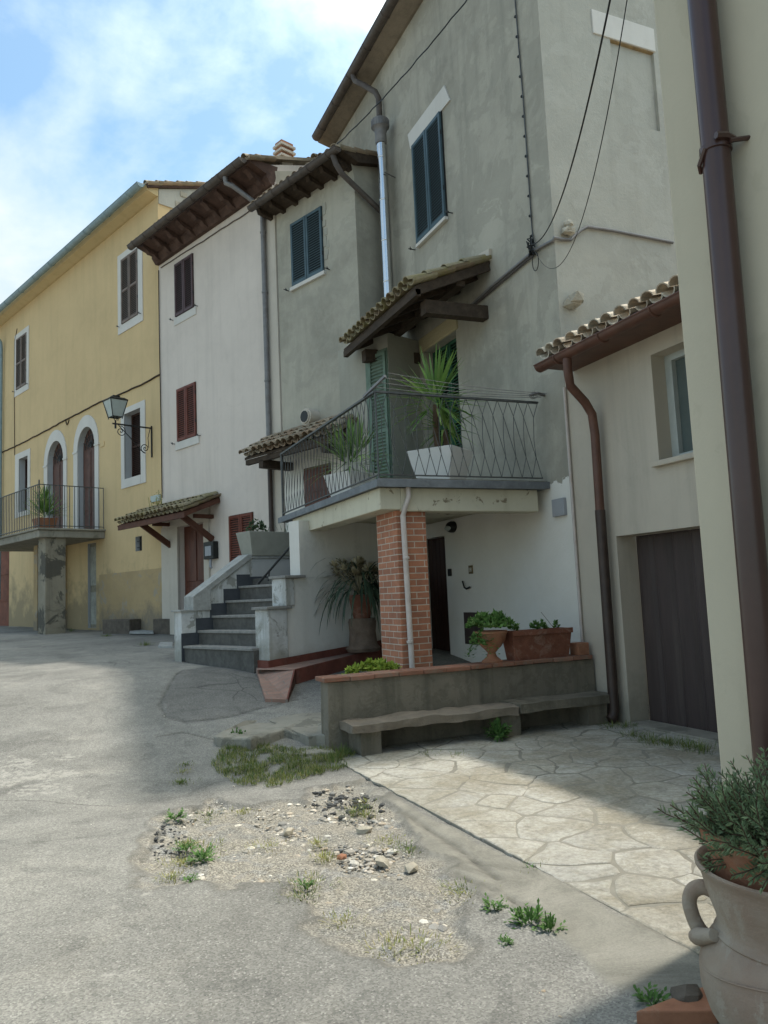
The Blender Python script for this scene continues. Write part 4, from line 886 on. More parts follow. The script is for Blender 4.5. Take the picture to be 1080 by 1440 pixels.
for k,(u,v,hh) in enumerate(((-.03,-.03,.06),(0,-.03,.06),(.03,-.03,.06))): m.boxf(FG,a+u-.006,a+u+.006,zz+v,zz+v+hh,.015,.02)
m.boxf(FG,a-.028,a+.0,zz-.005,zz+.007,.0155,.019);m.build('house_number',M['surround'],hn)
h=[FG.px(653.5,817),FG.px(656,826),FG.px(659,828),FG.px(663.5,825.5)];m=MB();m.tube([lp(u,v,.04) for u,v in h],.014,6);m.build('wall_hook',M['black'],gh)
MB().boxf(FG,*rc(FG,654.5,861,905,678.5,860),0,.02).build('vent_plate',M['garage'],gh)
MB().boxf(FG,*rc(FG,780.5,703,727.5,796.5,701),0,.05).build('meter_cover',M['greybox'],gh,bevel=.006)
# conduit from the canopy round the corner to the low roof
con=MB();q=[FG.px(x,y,.03) for x,y in ((655,436),(690,404),(752,352),(778,338))];pts=[lp(u,v,.03) for u,v in q]
pts+=[V3(5.97,7.81,pts[-1][2]+.03),V3(6.08,7.8,pts[-1][2]+.02)]+[V3(fe(*FE.px(x,y,.03),.03)) if False else np.array(fe(*FE.px(x,y,.03),.03)) for x,y in ((803,337),(815,325),(826,319),(860,324),(946,341))]
con.tube(pts,.022,8);con.build('conduit',M['gut_grey'],gh,smooth=50)
q=[FG.px(x,y,.03) for x,y in ((655,440),(692,408),(750,359))];MB().tube([lp(u,v,.03) for u,v in q],.014,6).build('conduit',M['gut_brown'],gh,smooth=50)
facade_cable(FG,[(724,-6),(729,60),(735,130),(742,230),(748,320),(751,346)],.01,gh,M['iron'])
CK=[(724,-6),(729,60),(735,130),(742,230),(748,320),(751,346)]
for k in range(12):
    y=10+336*(k+.5)/12;u,v=FG.px(float(np.interp(y,[c[1] for c in CK],[c[0] for c in CK])),y,.0);MB().boxf(FG,u-.014,u+.014,v-.012,v+.012,0,.033).build('cable_clip',M['black'],gh)
# knot of wires and its loop
u,v=FG.px(752,345);m=MB();rnd=random.Random(4)
for k in range(10):
    pts=[lp(u+rnd.uniform(-.07,.07),v+rnd.uniform(-.18,.12),.03+rnd.uniform(0,.07)) for _ in range(4)];m.tube(pts,.009,5)
m.tube([lp(u-.06+.07*math.cos(t),v-.26+.13*math.sin(t),.05) for t in np.linspace(0,6.3,14)],.006,5);m.build('wire_knot',M['black'],gh)
c=fe(*FE.px(795.5,323),.04);m=MB()
for k in range(5): m.rock(c+V3(rnd.uniform(-.05,.05),-.02+rnd.uniform(-.03,.03),rnd.uniform(-.06,.06)),.07,k+70,.8)
m.build('wire_bundle',M['stone'],gh)
m=MB();m.rock(fe(*FE.px(803,424),.1),.15,91,.75);m.rock(fe(*FE.px(801,428),.05),.12,92,.7);m.build('stone_corbel',M['stone'],gh)
# thin pale conduit down the corner
m=MB();m.tube([lp(YG0-.03,z,.03) for z in (2.5,1.0)]+[lp(YG0-.03,z,.03) for z in (.2,-.9)],.02,8);m.build('corner_conduit',M['pvc'],gh,smooth=50)
# ---- overhead wires
def wire(name,a,b,sag,r,label,mat=None,twist=0):
    a=np.array(a,float);b=np.array(b,float);pts=[a+(b-a)*t/30-UP*sag*4*(t/30)*(1-t/30) for t in range(31)]
    pts=[q+(V3(math.sin(i*2.1),math.cos(i*1.7),math.sin(i*1.3))*twist if 0<i<30 else 0) for i,q in enumerate(pts)]
    o=MB().tube(pts,r,6).build(name,mat or M['black'],smooth=60);return tag(o,label,'cable')
kn=lp(u,v,.06)
e1=ray(862,-20)*4.6;wire('overhead_cable',kn,e1,.4,.007,'thick black bundled cable running from the wire knot up over the gable')
e2=ray(885,-20)*4.3;wire('overhead_cable',kn+UP*.04,e2,.9,.0035,'thin black cable beside the thick bundle above the gable niche')
a=hit(465,211,XA,5.2);b=hit(672,-20,XA,5.55);wire('overhead_cable',a,b,.12,.011,'black twisted cable crossing the tall grey facade beside its steel flue',twist=.006)
# ================================================================ LOW HOUSE
lh=thing('garage_house',(6,6,-1.6),'low beige house with a dark garage door and a lichened tile roof','house')
LY0,LY1=.5,7.835
lw=(FG.px(966,600)[0]-.12,FG.px(921,575)[0],FG.px(921.5,650)[1],FG.px(921,497)[1])
lg=(4.3,FG.px(870,800)[0],-1.66,FG.px(869,754)[1])
w=MB();wall(w,FG,LY0,LY1,-1.8,2.72,[(*lw,.22),(*lg,.27)],depth=5.);w.build('wall',M['low'],lh)
s0,s1,z0,z1=lw;wi=MB().boxf(FG,s0,s1,z0,z1,-.28,-.25).build('window',M['glass'],lh)
m=MB();m.boxf(FG,s1-.1,s1,z0,z1,-.25,-.19);m.boxf(FG,s0,s1-.1,z0,z0+.07,-.25,-.19);m.boxf(FG,s0,s1-.1,z1-.07,z1,-.25,-.19);m.build('window_frame',paint('pale_grey_window_frame',(.42,.45,.43),.1,.5,5),wi)
MB().boxf(FG,s0-.1,s1+.06,z0-.06,z0-.001,-.2,.07).build('sill',M['low'],wi,bevel=.008)
s0,s1,z0,z1=lg;gdn=MB().boxf(FG,s0,s1,z0,z1,-.34,-.29).build('garage_door',M['garage'],lh)
m=MB();n=10;bw=(s1-s0)/n
for k in range(n):
    a=s0+k*bw;p=FG.p
    m.prism([p(a+.012,z0+.03,-.292),p(a+.05,z0+.03,-.262),p(a+bw-.05,z0+.03,-.262),p(a+bw-.012,z0+.03,-.292)],UP*(z1-z0-.05))
m.build('door_rib',M['garage'],gdn,bevel=.004)
b=MB();b.hexa([(5.9,LY0,-1.62),(6.35,LY0,-1.62),(6.35,s1,-1.62),(5.9,s1,-1.62),(5.95,LY0,-1.50),(6.35,LY0,-1.5),(6.35,s1,-1.5),(5.95,s1,-1.5)]) if False else b.box(5.93,6.25,s0,s1-.002,-1.7,-1.56)
b.build('threshold',M['conc'],lh,bevel=.01)
r=MB();ZL=2.66
r.prism([X(5.54,ZL+.05,LY0),X(5.54,ZL+.09,LY0),X(9.5,ZL+1.55,LY0),X(9.5,ZL+1.47,LY0)],YA*(7.66-LY0));ro=r.build('roof',M['eave'],lh)
U=V3(1,0,.365);U/=np.linalg.norm(U);tm=MB();tiles(tm,V3(5.44,LY0+.0,ZL+.075),YA,U,35,9,seed=71,w=.2035,jit=.016);tm.build('roof_tile',M['tile_pale'],ro)
s=MB();s.prism([X(5.995,ZL+.0,LY0),X(5.56,ZL+.0,LY0),X(5.56,ZL+.05,LY0),X(5.995,ZL+.2,LY0)],YA*(7.64-LY0));s.build('soffit',M['gut_red'],lh)
gutter((5.475,LY0,ZL+.05),(5.475,7.62,ZL+.02),.08,M['gut_red'],lh,9)
dp=MB();y=7.12
dp.tube([V3(5.48,y-.04,ZL-.05),V3(5.48,y-.04,ZL-.2),V3(5.53,y+.0,ZL-.36),V3(5.78,y+.07,ZL-.52),V3(5.87,y+.07,ZL-.66),V3(5.89,y+.07,ZL-.9),V3(5.89,y+.08,.85)],.053,12)
dp.build('downpipe',M['gut_red'],lh,smooth=50)
MB().tube([V3(5.89,y+.08,.86),V3(5.89,y+.09,-1.42),V3(5.87,y+.09,-1.5),V3(5.82,y+.09,-1.54)],.06,12).build('cast_downpipe',M['gut_dark'],lh,smooth=50)
# ================================================================ NEAR HOUSE
nr=thing('beige_house',(2.85,2.5,-1.6),'smooth beige house corner close on the right with a dark downpipe','house')
b=MB();b.box(2.85,5.4,-4,2.775,-1.8,6.2);b.build('wall',M['near'],nr,bevel=.012)
b=MB();b.prism([X(2.5,6.2,-4),X(2.5,6.3,-4),X(5.4,7.2,-4),X(5.4,7.1,-4)],YA*6.95);b.build('roof',M['tile'],nr)
m=MB();m.tube([V3(2.765,2.395,6.1),V3(2.765,2.40,2.0),V3(2.765,2.43,-1.55)],.062,20);m.build('downpipe',M['pipe_near'],nr,smooth=50)
m=MB();m.lathe((2.765,2.40,1.92),[(.063,0),(.07,.003),(.07,.028),(.063,.031)],20,False);m.tube([V3(2.765,2.32,1.935),V3(2.86,2.29,1.95)],.011,6);m.tube([V3(2.70,2.40,1.93),V3(2.70,2.44,1.87),V3(2.74,2.47,1.86)],.011,6);m.tube([V3(2.7,2.335,1.955),V3(2.75,2.325,1.96),V3(2.80,2.325,1.95)],.016,6);m.build('pipe_bracket',M['pipe_near'],nr,smooth=50)
# ================================================================ OUTSIDE STAIRCASE
sc=thing('stone_staircase',NT(6.4,10.4,-1.0),'whitewashed outside staircase with grey stone steps between the pink house and the balcony','staircase')
tr,tl=9.42,11.4
st=MB();ri=MB()
nb=6.4;zs=[-.70,-.47,-.24,0.0,.24]
for k,z in enumerate(zs):
    n0=nb+.27*k;zb=-1.15 if k==0 else zs[k-1]-.04
    t=MB().nt(n0-.025,n0+.29,tr,tl-(.0 if k else -.32),z-.04,z).build('tread',M['step'],sc,bevel=.006)
    t2=MB().nt(n0,n0+.27,tr,tl-(.0 if k else -.30),zb,z-.041).build('riser',M['riser'],sc)
st.nt(nb+1.35,9.49,tr,tl,-1.1,.36);st.build('landing',M['riser'],sc)
lp_=MB();ti,to=tl,tl+.24
prof_=[(6.36,-1.1),(6.36,-.15),(6.7,-.15),(6.7,.07),(7.72,.72),(9.48,.72),(9.48,-1.1)]
lp_.prism([NT(n,ti,z) for n,z in prof_],T*(to-ti));lp_.build('parapet',M['peel'],sc)
m=MB();m.prism([NT(n,ti-.035,z) for n,z in [(6.52,.1),(6.52,-.149),(6.60,-.149),(6.68,.075),(7.72,.723),(7.72,.79),(7.70,.79)]][::-1] if False else [NT(n,ti-.035,z) for n,z in [(6.56,-.147),(6.9,-.147),(6.9,.195),(7.74,.722),(7.74,.79),(7.66,.79),(6.56,.09)]],T*(to-ti+.07));m.build('coping',M['coping'],sc,bevel=.008)
MB().nt(6.32,6.74,ti-.03,to+.03,-.15,-.12).build('pier_cap',M['coping'],sc,bevel=.005)
MB().nt(7.745,9.48,ti-.03,to+.03,.722,.76).build('coping',M['coping'],sc,bevel=.006)
m=MB()  # dark stepped skirting painted on the parapet
for k,z in enumerate(zs): m.nt(nb+.27*k-.05,nb+.27*(k+1)-.05,ti-.012,ti-.001,z-.25,z+.20)
m.nt(nb+1.30,9.48,ti-.012,ti-.001,.1,.40);m.build('skirting',M['skirt'],sc)
m=MB();m.nt(7.76,9.47,ti-.009,ti-.001,.40,.72);m.build('painted_band',M['reveal'],sc)
MB().nt(6.49,6.83,tr-.26,tr+.08,-1.3,-.155).build('pier',M['peel'],sc,bevel=.012)
MB().nt(6.45,6.90,tr-.29,tr+.11,-.155,-.115).build('pier_cap',M['step'],sc,bevel=.006)
MB().nt(6.805,6.97,tr-.26,tr+.08,-.115,.29).build('pier',M['peel'],sc,bevel=.01)
MB().nt(6.77,7.16,tr-.30,tr+.11,.29,.33).build('pier_cap',M['step'],sc,bevel=.006)
m=MB();m.hexa([NT(6.835,tr-.24,-1.35),NT(8.83,tr-.24,-1.35),NT(8.83,tr,-1.35),NT(6.835,tr,-1.35),NT(6.835,tr-.24,.285),NT(8.83,tr-.24,.285),NT(8.83,tr,.285),NT(6.835,tr,.285)]);m.nt(7.10,8.83,tr-.24,tr,.286,1.155);m.build('side_wall',M['white'],sc)
m=MB();a=hit(363,821,T,10.0);b=hit(409,768,T,9.6)
m.tube([a,b],.018,8);k=hit(372,808,T,9.9);m.tube([a+(b-a)*.35,hit(377,817,T,9.85)],.013,6);m.build('handrail',M['black'],sc)
# red skirting along the side wall
wk=thing('tiled_walkway',(3,10.6,-1.0),'sloping red tiled walkway leading from the street to the porch','walkway')
A0=hit(360,939,UP,-.98);A1=hit(415,942,UP,-.985);A2=gsol(405,987)+UP*.03;A3=gsol(373,987)+UP*.04;Bk=hit(540,911,UP,-.85);Ba=NT(8.8,tr-.25,-.85);A0b=NT(6.1,tr-.26,-.985)
dn=UP*-.45
m=MB();m.prism([A0,A1,A2,A3][::-1],dn);m.build('ramp',M['redtile'],wk)
m=MB();Aw=NT(6.28,tr-.26,-.985);m.prism([A1+UP*.001,A0+UP*.001,Aw,Ba,Bk][::1],dn);m.build('path_top',M['redtile'],wk)
def strip(a,b,h0,h1,th,mat,parent,name):
    a=np.array(a);b=np.array(b);d=(b-a)/np.linalg.norm(b-a);x=np.cross(d,UP)
    m=MB();m.prism([a+UP*h0,b+UP*h0,b+UP*h1,a+UP*h1],x*th);return m.build(name,mat,parent)
strip(A1,Bk,-.46,.012,.02,M['redskirt'],wk,'side_face');strip(A2,A1,-.46,.008,-.02,M['redskirt'],wk,'ramp_side')
strip(NT(6.47,tr-.265,-.985),NT(8.8,tr-.265,-.85),-.02,.11,.014,M['redskirt'],wk,'skirting');strip(NT(6.475,tr-.27,-.985),NT(6.475,tr+.08,-.985),-.02,.11,-.014,M['redskirt'],wk,'skirting')
# porch floor behind the low wall
f=MB();f.prism([V3(2.45,7.84,-1.44),V3(5.99,7.84,-1.3),V3(5.99,11.6,-1.3),V3(4.6,11.4,-1.3),V3(2.75,9.7,-1.36),V3(2.3,9.2,-1.4)],UP*-.3)
tag(f.build('porch_floor',M['conc']),kind='structure')
# broken concrete slabs beside the ramp
for i,(pl,z,h,lab) in enumerate((([(352,1052),(372,1038),(436,1030),(468,1035),(470,1056),(420,1061)],-1.60,.06,'cracked grey concrete slab lying lowest against the end of the low wall'),
                             ([(300,1036),(352,1016),(420,1003),(466,1010),(468,1034),(400,1026),(350,1040)],-1.52,.10,'long broken concrete slab wedged just below the red tiled ramp'))):
    P=[]
    base=[hit(x,y,UP,z+h) for x,y in pl]
    for k in range(len(base)):
        a,b=base[k],base[(k+1)%len(base)]
        for t in range(5): c=a+(b-a)*t/5;P.append(c+V3(noise.noise(Vector(c*7)),noise.noise(Vector(c*7+9)),0)*.09+UP*noise.noise(Vector(c*4))*.06)
    o=MB().prism(P[::-1],UP*-.35).build('concrete_slab',M['conc'],bevel=.02);tag(o,lab,'slab','broken concrete slabs by the ramp')
# ================================================================ LOW WALL AND BENCH
lwl=thing('low_wall',(4.2,7.7,-1.6),'low mossy rendered wall capped with flat red bricks','wall')
def rough_slab(x0,x1,y0,y1,z0,z1,amp,seed,nx=40,tilt=0.,ny=4):
    mb=MB();xs=np.linspace(x0,x1,nx);ys=np.linspace(y0,y1,ny);zs_=np.linspace(z0,z1,4)
    bm=bmesh.new();grid={}
    def V(i,j,k):
        if (i,j,k) in grid: return grid[(i,j,k)]
        x,y,z=xs[i],ys[j],zs_[k]+tilt*(xs[i]-x0)
        d=noise.noise_vector(Vector((x*5+seed,y*9,z*9)))*amp+noise.noise_vector(Vector((x*1.1+seed,y,z)))*amp*1.2
        grid[(i,j,k)]=len(mb.v);mb.v.append((x+d.x,y+d.y,z+d.z));return grid[(i,j,k)]
    I,J,K=nx-1,ny-1,3
    for i in range(I):
        for j in range(J): mb.f+=[(V(i,j,K),V(i+1,j,K),V(i+1,j+1,K),V(i,j+1,K)),(V(i,j+1,0),V(i+1,j+1,0),V(i+1,j,0),V(i,j,0))]
        for k in range(K): mb.f+=[(V(i,0,k),V(i+1,0,k),V(i+1,0,k+1),V(i,0,k+1)),(V(i,J,k+1),V(i+1,J,k+1),V(i+1,J,k),V(i,J,k))]
    for j in range(J):
        for k in range(K): mb.f+=[(V(0,j,k+1),V(0,j+1,k+1),V(0,j+1,k),V(0,j,k)),(V(I,j,k),V(I,j+1,k),V(I,j+1,k+1),V(I,j,k+1))]
    return mb
rough_slab(2.6,5.97,7.62,7.86,-1.75,-.885,.007,3,60).build('wall',M['wallstone'],lwl,smooth=60)
cap=MB();rnd=random.Random(12);x=2.555
while x<5.9:
    Lb=min(rnd.uniform(.27,.31),5.96-x);z=-.884+rnd.uniform(0,.006);cap.box(x,x+Lb-.008,7.585+rnd.uniform(-.008,.008),7.89,z,z+.045);x+=Lb
cap.build('brick_cap',isl_mix('cap_bricks',[(.27,.125,.08),(.21,.10,.065),(.31,.16,.11)],stain=(.2,.17,.13),amt=.7,grain=.6),lwl,bevel=.006)
MB().box(5.77,5.93,7.63,7.80,-.835,-.69).build('loose_brick',M['terracotta'],lwl,bevel=.008)
be=thing('stone_bench',(4.3,7.4,-1.6),'worn stone slab bench on block legs in front of the low wall','bench')
rough_slab(2.71,4.62,7.20,7.62,-1.345,-1.265,.022,17,50).build('seat',plaster('worn_bench_slab',(.215,.18,.14),.35,stain=(.07,.06,.05),stain_amt=1.3,streak=.4,grain=1.),be,smooth=50)
rough_slab(4.63,5.93,7.20,7.62,-1.35,-1.255,.009,29,30).build('seat',M['wallstone'],be,smooth=50)
for a,b,s in ((2.80,3.02,1),(4.42,4.66,2),(5.55,5.82,3)): rough_slab(a,b,7.25,7.60,-1.72,-1.345,.012,s*5,6).build('leg',M['wallstone'],be,smooth=50)
# ================================================================ SMALL STONE BLOCKS AT THE YELLOW HOUSE
def block(x0,y0,x1,y1,lab,mat,h):
    a=gsol(x0,y1);b=gsol(x1,y1);d=(b-a);d[2]=0;L=np.linalg.norm(d);d/=L;x=V3(-d[1],d[0],0)
    m=MB();m.prism([a-UP*.1,b-UP*.1,b+x*.45-UP*.1,a+x*.45-UP*.1],UP*(h+.1));tag(m.build('stone_block',mat,bevel=.02),lab,'block','stone blocks along the house fronts')
block(144,868,182,891,'brown stone block on the street in front of the yellow house',M['block'],.36)
block(215,867,241,892,'brown stone block standing left of the staircase pier',M['block'],.38)
a,b=gsol(182,893),gsol(216,893);m=MB();m.prism([a+UP*.02,b+UP*.02,gsol(216,884)+UP*.02,gsol(184,886)+UP*.02],UP*.05);tag(m.build('paving_slab',M['coping'],bevel=.01),'pale flat slab lying between two brown stone blocks','slab')
a,b=gsol(222,912),gsol(243,912);m=MB();m.prism([a,b,gsol(243,906),gsol(225,906)],UP*.05);tag(m.build('paving_slab',M['coping'],bevel=.01),'small pale slab at the foot of the white staircase pier','slab')
# ================================================================ POTS AND PLANTS
def pot_plant(name,loc,label,cat='potted plant',group=None): return thing(name,loc,label,cat,group)
def square_pot(c,w0,w1,h,rot,mat,parent):
    m=MB();cs=[(1,1),(-1,1),(-1,-1),(1,-1)];R=lambda w,z:[V3(c[0]+w*(a*math.cos(rot)-b*math.sin(rot)),c[1]+w*(a*math.sin(rot)+b*math.cos(rot)),c[2]+z) for a,b in cs]
    r=[R(w0,0),R(w1,h),R(w1-.03,h),R(w1-.04,h-.06)];vs=sum(r,[]);fs=[(0,3,2,1)]+[(4*i+k,4*i+(k+1)%4,4*i+4+(k+1)%4,4*i+4+k) for i in range(3) for k in range(4)]
    m.add(vs,fs);o=m.build('pot',mat,parent,bevel=.006);s=MB();s.add(R(w1-.038,h-.055),[(0,1,2,3)]);s.build('soil',M['soil'],parent);return o
def sword_head(mb,c,n,L,w,rnd,lo=-.35,hi=1.45,droop=.5):
    for i in range(n):
        az=rnd.uniform(0,6.283);el=lo+(hi-lo)*(i/n)+rnd.uniform(-.12,.12);l=L*rnd.uniform(.75,1.1)
        d=V3(math.cos(az)*math.cos(el),math.sin(az)*math.cos(el),math.sin(el));mb.blade(c+d*.03,d,l,w*rnd.uniform(.8,1.1),droop*rnd.uniform(.3,1.2)*max(.1,math.cos(el)),5)
rnd=random.Random(77)
yp=pot_plant('yucca_plant',(4.75,8.95,1.38),'tall green yucca in a large white square pot on the balcony')
square_pot((4.75,8.95,1.38),.22,.335,.47,.62,M['whitepot'],yp)
tk=MB();tk.tube([(4.72,8.92,1.75),(4.70,8.95,2.1),(4.72,8.95,2.48)],[.05,.042,.04],9);tk.tube([(4.84,8.98,1.75),(4.88,9.0,2.0),(4.86,9.0,2.16)],[.045,.04,.036],9);tk.build('trunk',M['bark'],yp,smooth=60)
fo=MB();sword_head(fo,V3(4.72,8.95,2.5),110,.70,.06,rnd,-.75,1.5);sword_head(fo,V3(4.86,9.0,2.16),40,.5,.05,rnd,-.6,1.3);fo.build('foliage',M['yucca'],yp)
y2c=(3.98,10.3,1.38)
yp=pot_plant('yucca_plant',y2c,'bushy dusty yucca in a white square pot behind the left railing')
square_pot(y2c,.2,.28,.36,.4,M['whitepot'],yp);fo=MB()
sword_head(fo,V3(y2c[0],y2c[1],1.85),110,.72,.036,rnd,-.3,1.5,.7);sword_head(fo,V3(y2c[0]+.1,y2c[1]-.1,2.0),60,.6,.034,rnd,-.2,1.4,.6);fo.build('foliage',M['yucca'],yp)
# clivia on the porch
cc=hit(511,914,T,8.80);cc[2]-=.02
cv=pot_plant('strap_leaf_plant',cc,'dark drooping strap-leaf plant with dry flower heads on a tall pot in the porch')
m=MB();m.lathe(cc,[(.24,0),(.27,.05),(.22,.1),(.2,.3),(.215,.45),(.2,.5)],18);pd_=m.build('pedestal',paint('rough_brown_stone',(.16,.115,.085),.35,.9,7,(.12,.1,.08),.6,grain=1.),cv,smooth=50)
m=MB();m.lathe(cc+UP*.5,[(.13,0),(.17,.2),(.19,.32),(.2,.32),(.2,.36),(.17,.36),(.16,.31)],18);m.build('pot',M['terra_dark'],cv,smooth=40)
fo=MB()
for i in range(170):
    az=rnd.uniform(0,6.283);el=rnd.uniform(.35,1.25);d=V3(math.cos(az)*math.cos(el),math.sin(az)*math.cos(el),math.sin(el))
    fo.blade(cc+UP*.84+d*.05,d,rnd.uniform(.8,1.25),.045,rnd.uniform(1.9,3.2),7)
fo.build('foliage',M['clivia'],cv)
fl=MB()
for i in range(22):
    az=rnd.uniform(0,6.283);r=rnd.uniform(.02,.45);c=cc+V3(math.cos(az)*r,math.sin(az)*r,1.24+rnd.uniform(-.08,.1))
    fl.tube([cc+UP*.85,c],.008,4)
    for k in range(26):
        a2=rnd.uniform(0,6.28);e2=rnd.uniform(-.3,1.4);d=V3(math.cos(a2)*math.cos(e2),math.sin(a2)*math.cos(e2),math.sin(e2));fl.leaf(c,d,UP,.14,.05)
fl.build('flower_head',M['straw'],cv)
# yellow-green clump behind the wall end
def bushlets(mb,c,rx,ry,rz,n,L,w,rnd,clump=9):
    for i in range(n):
        a=rnd.uniform(0,6.283);r=math.sqrt(rnd.random());q=V3(c[0]+rx*r*math.cos(a),c[1]+ry*r*math.sin(a),c[2]+rz*(1-r*r*.6)*rnd.uniform(.35,1))
        for k in range(clump):
            a2=rnd.uniform(0,6.28);e=rnd.uniform(-.1,1.4);d=V3(math.cos(a2)*math.cos(e),math.sin(a2)*math.cos(e),math.sin(e));mb.leaf(q,d,V3(rnd.uniform(-1,1),rnd.uniform(-1,1),1),L*rnd.uniform(.6,1.2),w)
c=hit(523,944,YA,8.05);c[2]-=.02
lc=pot_plant('stonecrop_plant',c,'bright yellow-green clump peeping over the left end of the low wall','plant')
m=MB();bushlets(m,c+UP*-.02,.33,.13,.15,110,.06,.034,rnd,10);m.build('foliage',M['lime'],lc)
m=MB()
for k in range(14): m.tube([c+V3(rnd.uniform(-.2,.2),rnd.uniform(-.08,.08),-.5),c+V3(rnd.uniform(-.3,.3),rnd.uniform(-.1,.1),.05)],.008,5)
m.build('stem',M['bark'],lc)
# urn
uc=hit(692,929,YA,7.73);uc[2]=-.838
ur=pot_plant('urn_plant',uc,'terracotta footed urn with spreading bright green plant on the low wall')
m=MB();m.lathe(uc,[(.115,0),(.12,.02),(.1,.035),(.06,.07),(.045,.11),(.06,.13),(.12,.19),(.165,.26),(.185,.33),(.195,.335),(.195,.36),(.175,.36),(.165,.32)],22);m.build('urn',M['terracotta'],ur,smooth=45)
m=MB();bushlets(m,uc+UP*.36,.26,.22,.2,120,.07,.035,rnd,9);bushlets(m,uc+V3(-.17,-.05,.18),.1,.1,.2,40,.05,.028,rnd,8)
for i in range(16):
    a=rnd.uniform(1.8,4.6);q=uc+V3(.16*math.cos(a),.16*math.sin(a),.36)
    for k in range(10): q=q+V3(math.cos(a)*.012,math.sin(a)*.012,-.035*rnd.uniform(.4,1.1));m.leaf(q,V3(rnd.uniform(-1,1),rnd.uniform(-1,1),.2),UP,.045,.03)
m.build('foliage',M['herb'],ur)
# trough
ta,tb=hit(722,922,YA,7.66),hit(800,918,YA,7.66)
tg=pot_plant('terracotta_trough',(ta[0],7.74,-.838),'long flaking brown terracotta trough with small sprouts on the low wall')
def trough(x0,x1,y0,y1,z0,z1,fl,mat,parent,name):
    b=[V3(x0,y0,z0),V3(x1,y0,z0),V3(x1,y1,z0),V3(x0,y1,z0)];t=[V3(x0-fl,y0-fl,z1),V3(x1+fl,y0-fl,z1),V3(x1+fl,y1+fl,z1),V3(x0-fl,y1+fl,z1)]
    i=[V3(x0-fl+.025,y0-fl+.025,z1),V3(x1+fl-.025,y0-fl+.025,z1),V3(x1+fl-.025,y1+fl-.025,z1),V3(x0-fl+.025,y1+fl-.025,z1)];j=[q-UP*.04 for q in i]
    m=MB();m.add(b+t+i+j,[(3,2,1,0)]+[(4*a+k,4*a+(k+1)%4,4*a+4+(k+1)%4,4*a+4+k) for a in range(3) for k in range(4)]);m.build(name,mat,parent,bevel=.006)
    MB().add(j,[(0,1,2,3)]).build('soil',M['soil'],parent)
trough(ta[0]+.02,tb[0]-.0,7.66,7.84,-.838,-.50,.04,M['terra_dark'],tg,'trough')
m=MB();m.box(ta[0]-.025,tb[0]+.045,7.605,7.62,-.555,-.495);m.build('rim_band',M['terra_dark'],tg,bevel=.006)
m=MB()
for fx_ in (.12,.5,.62,.9):
    m=MB();bushlets(m,V3(ta[0]+fx_*(tb[0]-ta[0]),7.75,-.52),.07 if fx_<.3 else .05,.05,.11,14 if fx_<.7 else 5,.05,.026,rnd,8);m.build('sprout',M['herb'],tg)
MB().tube([(ta[0]+.62*(tb[0]-ta[0])+.2,7.75,-.54),(ta[0]+.62*(tb[0]-ta[0])-.0,7.75,-.3)],.003,4).build('stem',M['bark'],tg)
# grey planter on the stair parapet
gp=pot_plant('grey_planter',NT(8.1,11.6,.76),'large grey rectangular planter with sparse stems on the staircase parapet')
m=MB();B0=[NT(7.74,11.36,.765),NT(9.2,11.36,.765),NT(9.2,11.68,.765),NT(7.74,11.68,.765)];B1=[NT(7.66,11.31,1.2),NT(9.25,11.31,1.2),NT(9.25,11.75,1.2),NT(7.66,11.75,1.2)];B2=[NT(7.7,11.35,1.2),NT(9.2,11.35,1.2),NT(9.2,11.71,1.2),NT(7.7,11.71,1.2)];B3=[q-UP*.05 for q in B2]
m.add(B0+B1+B2+B3,[(3,2,1,0)]+[(4*a+k,4*a+(k+1)%4,4*a+4+(k+1)%4,4*a+4+k) for a in range(3) for k in range(4)]);m.build('planter',M['planter'],gp,bevel=.008);MB().add(B3,[(0,1,2,3)]).build('soil',M['soil'],gp)
m=MB();bushlets(m,NT(7.95,11.52,1.16),.17,.17,.3,45,.06,.03,rnd,8)
for k in range(22):
    q=NT(rnd.uniform(7.75,9.1),11.55,1.15);h=rnd.uniform(.1,.35);d=V3(rnd.uniform(-.3,.3),rnd.uniform(-.3,.3),1);m.blade(q,d,h,.018,rnd.uniform(0,1.),4)
m.build('foliage',M['yucca_dull'],gp)
# potted plant on the yellow balcony
yb_=NT(8.15,22.1,2.18);yb_=hit(63,735,T,21.75);yb_[2]=2.18
bp=pot_plant('balcony_plant',yb_,'small palm-like plant in a terracotta box on the far yellow balcony')
square_pot(yb_,.2,.26,.3,A,M['terracotta'],bp);m=MB();sword_head(m,yb_+UP*.32,130,.8,.05,rnd,.1,1.5,.5);sword_head(m,yb_+UP*.75,60,.55,.045,rnd,-.1,1.5,.4);m.build('foliage',M['yucca'],bp)
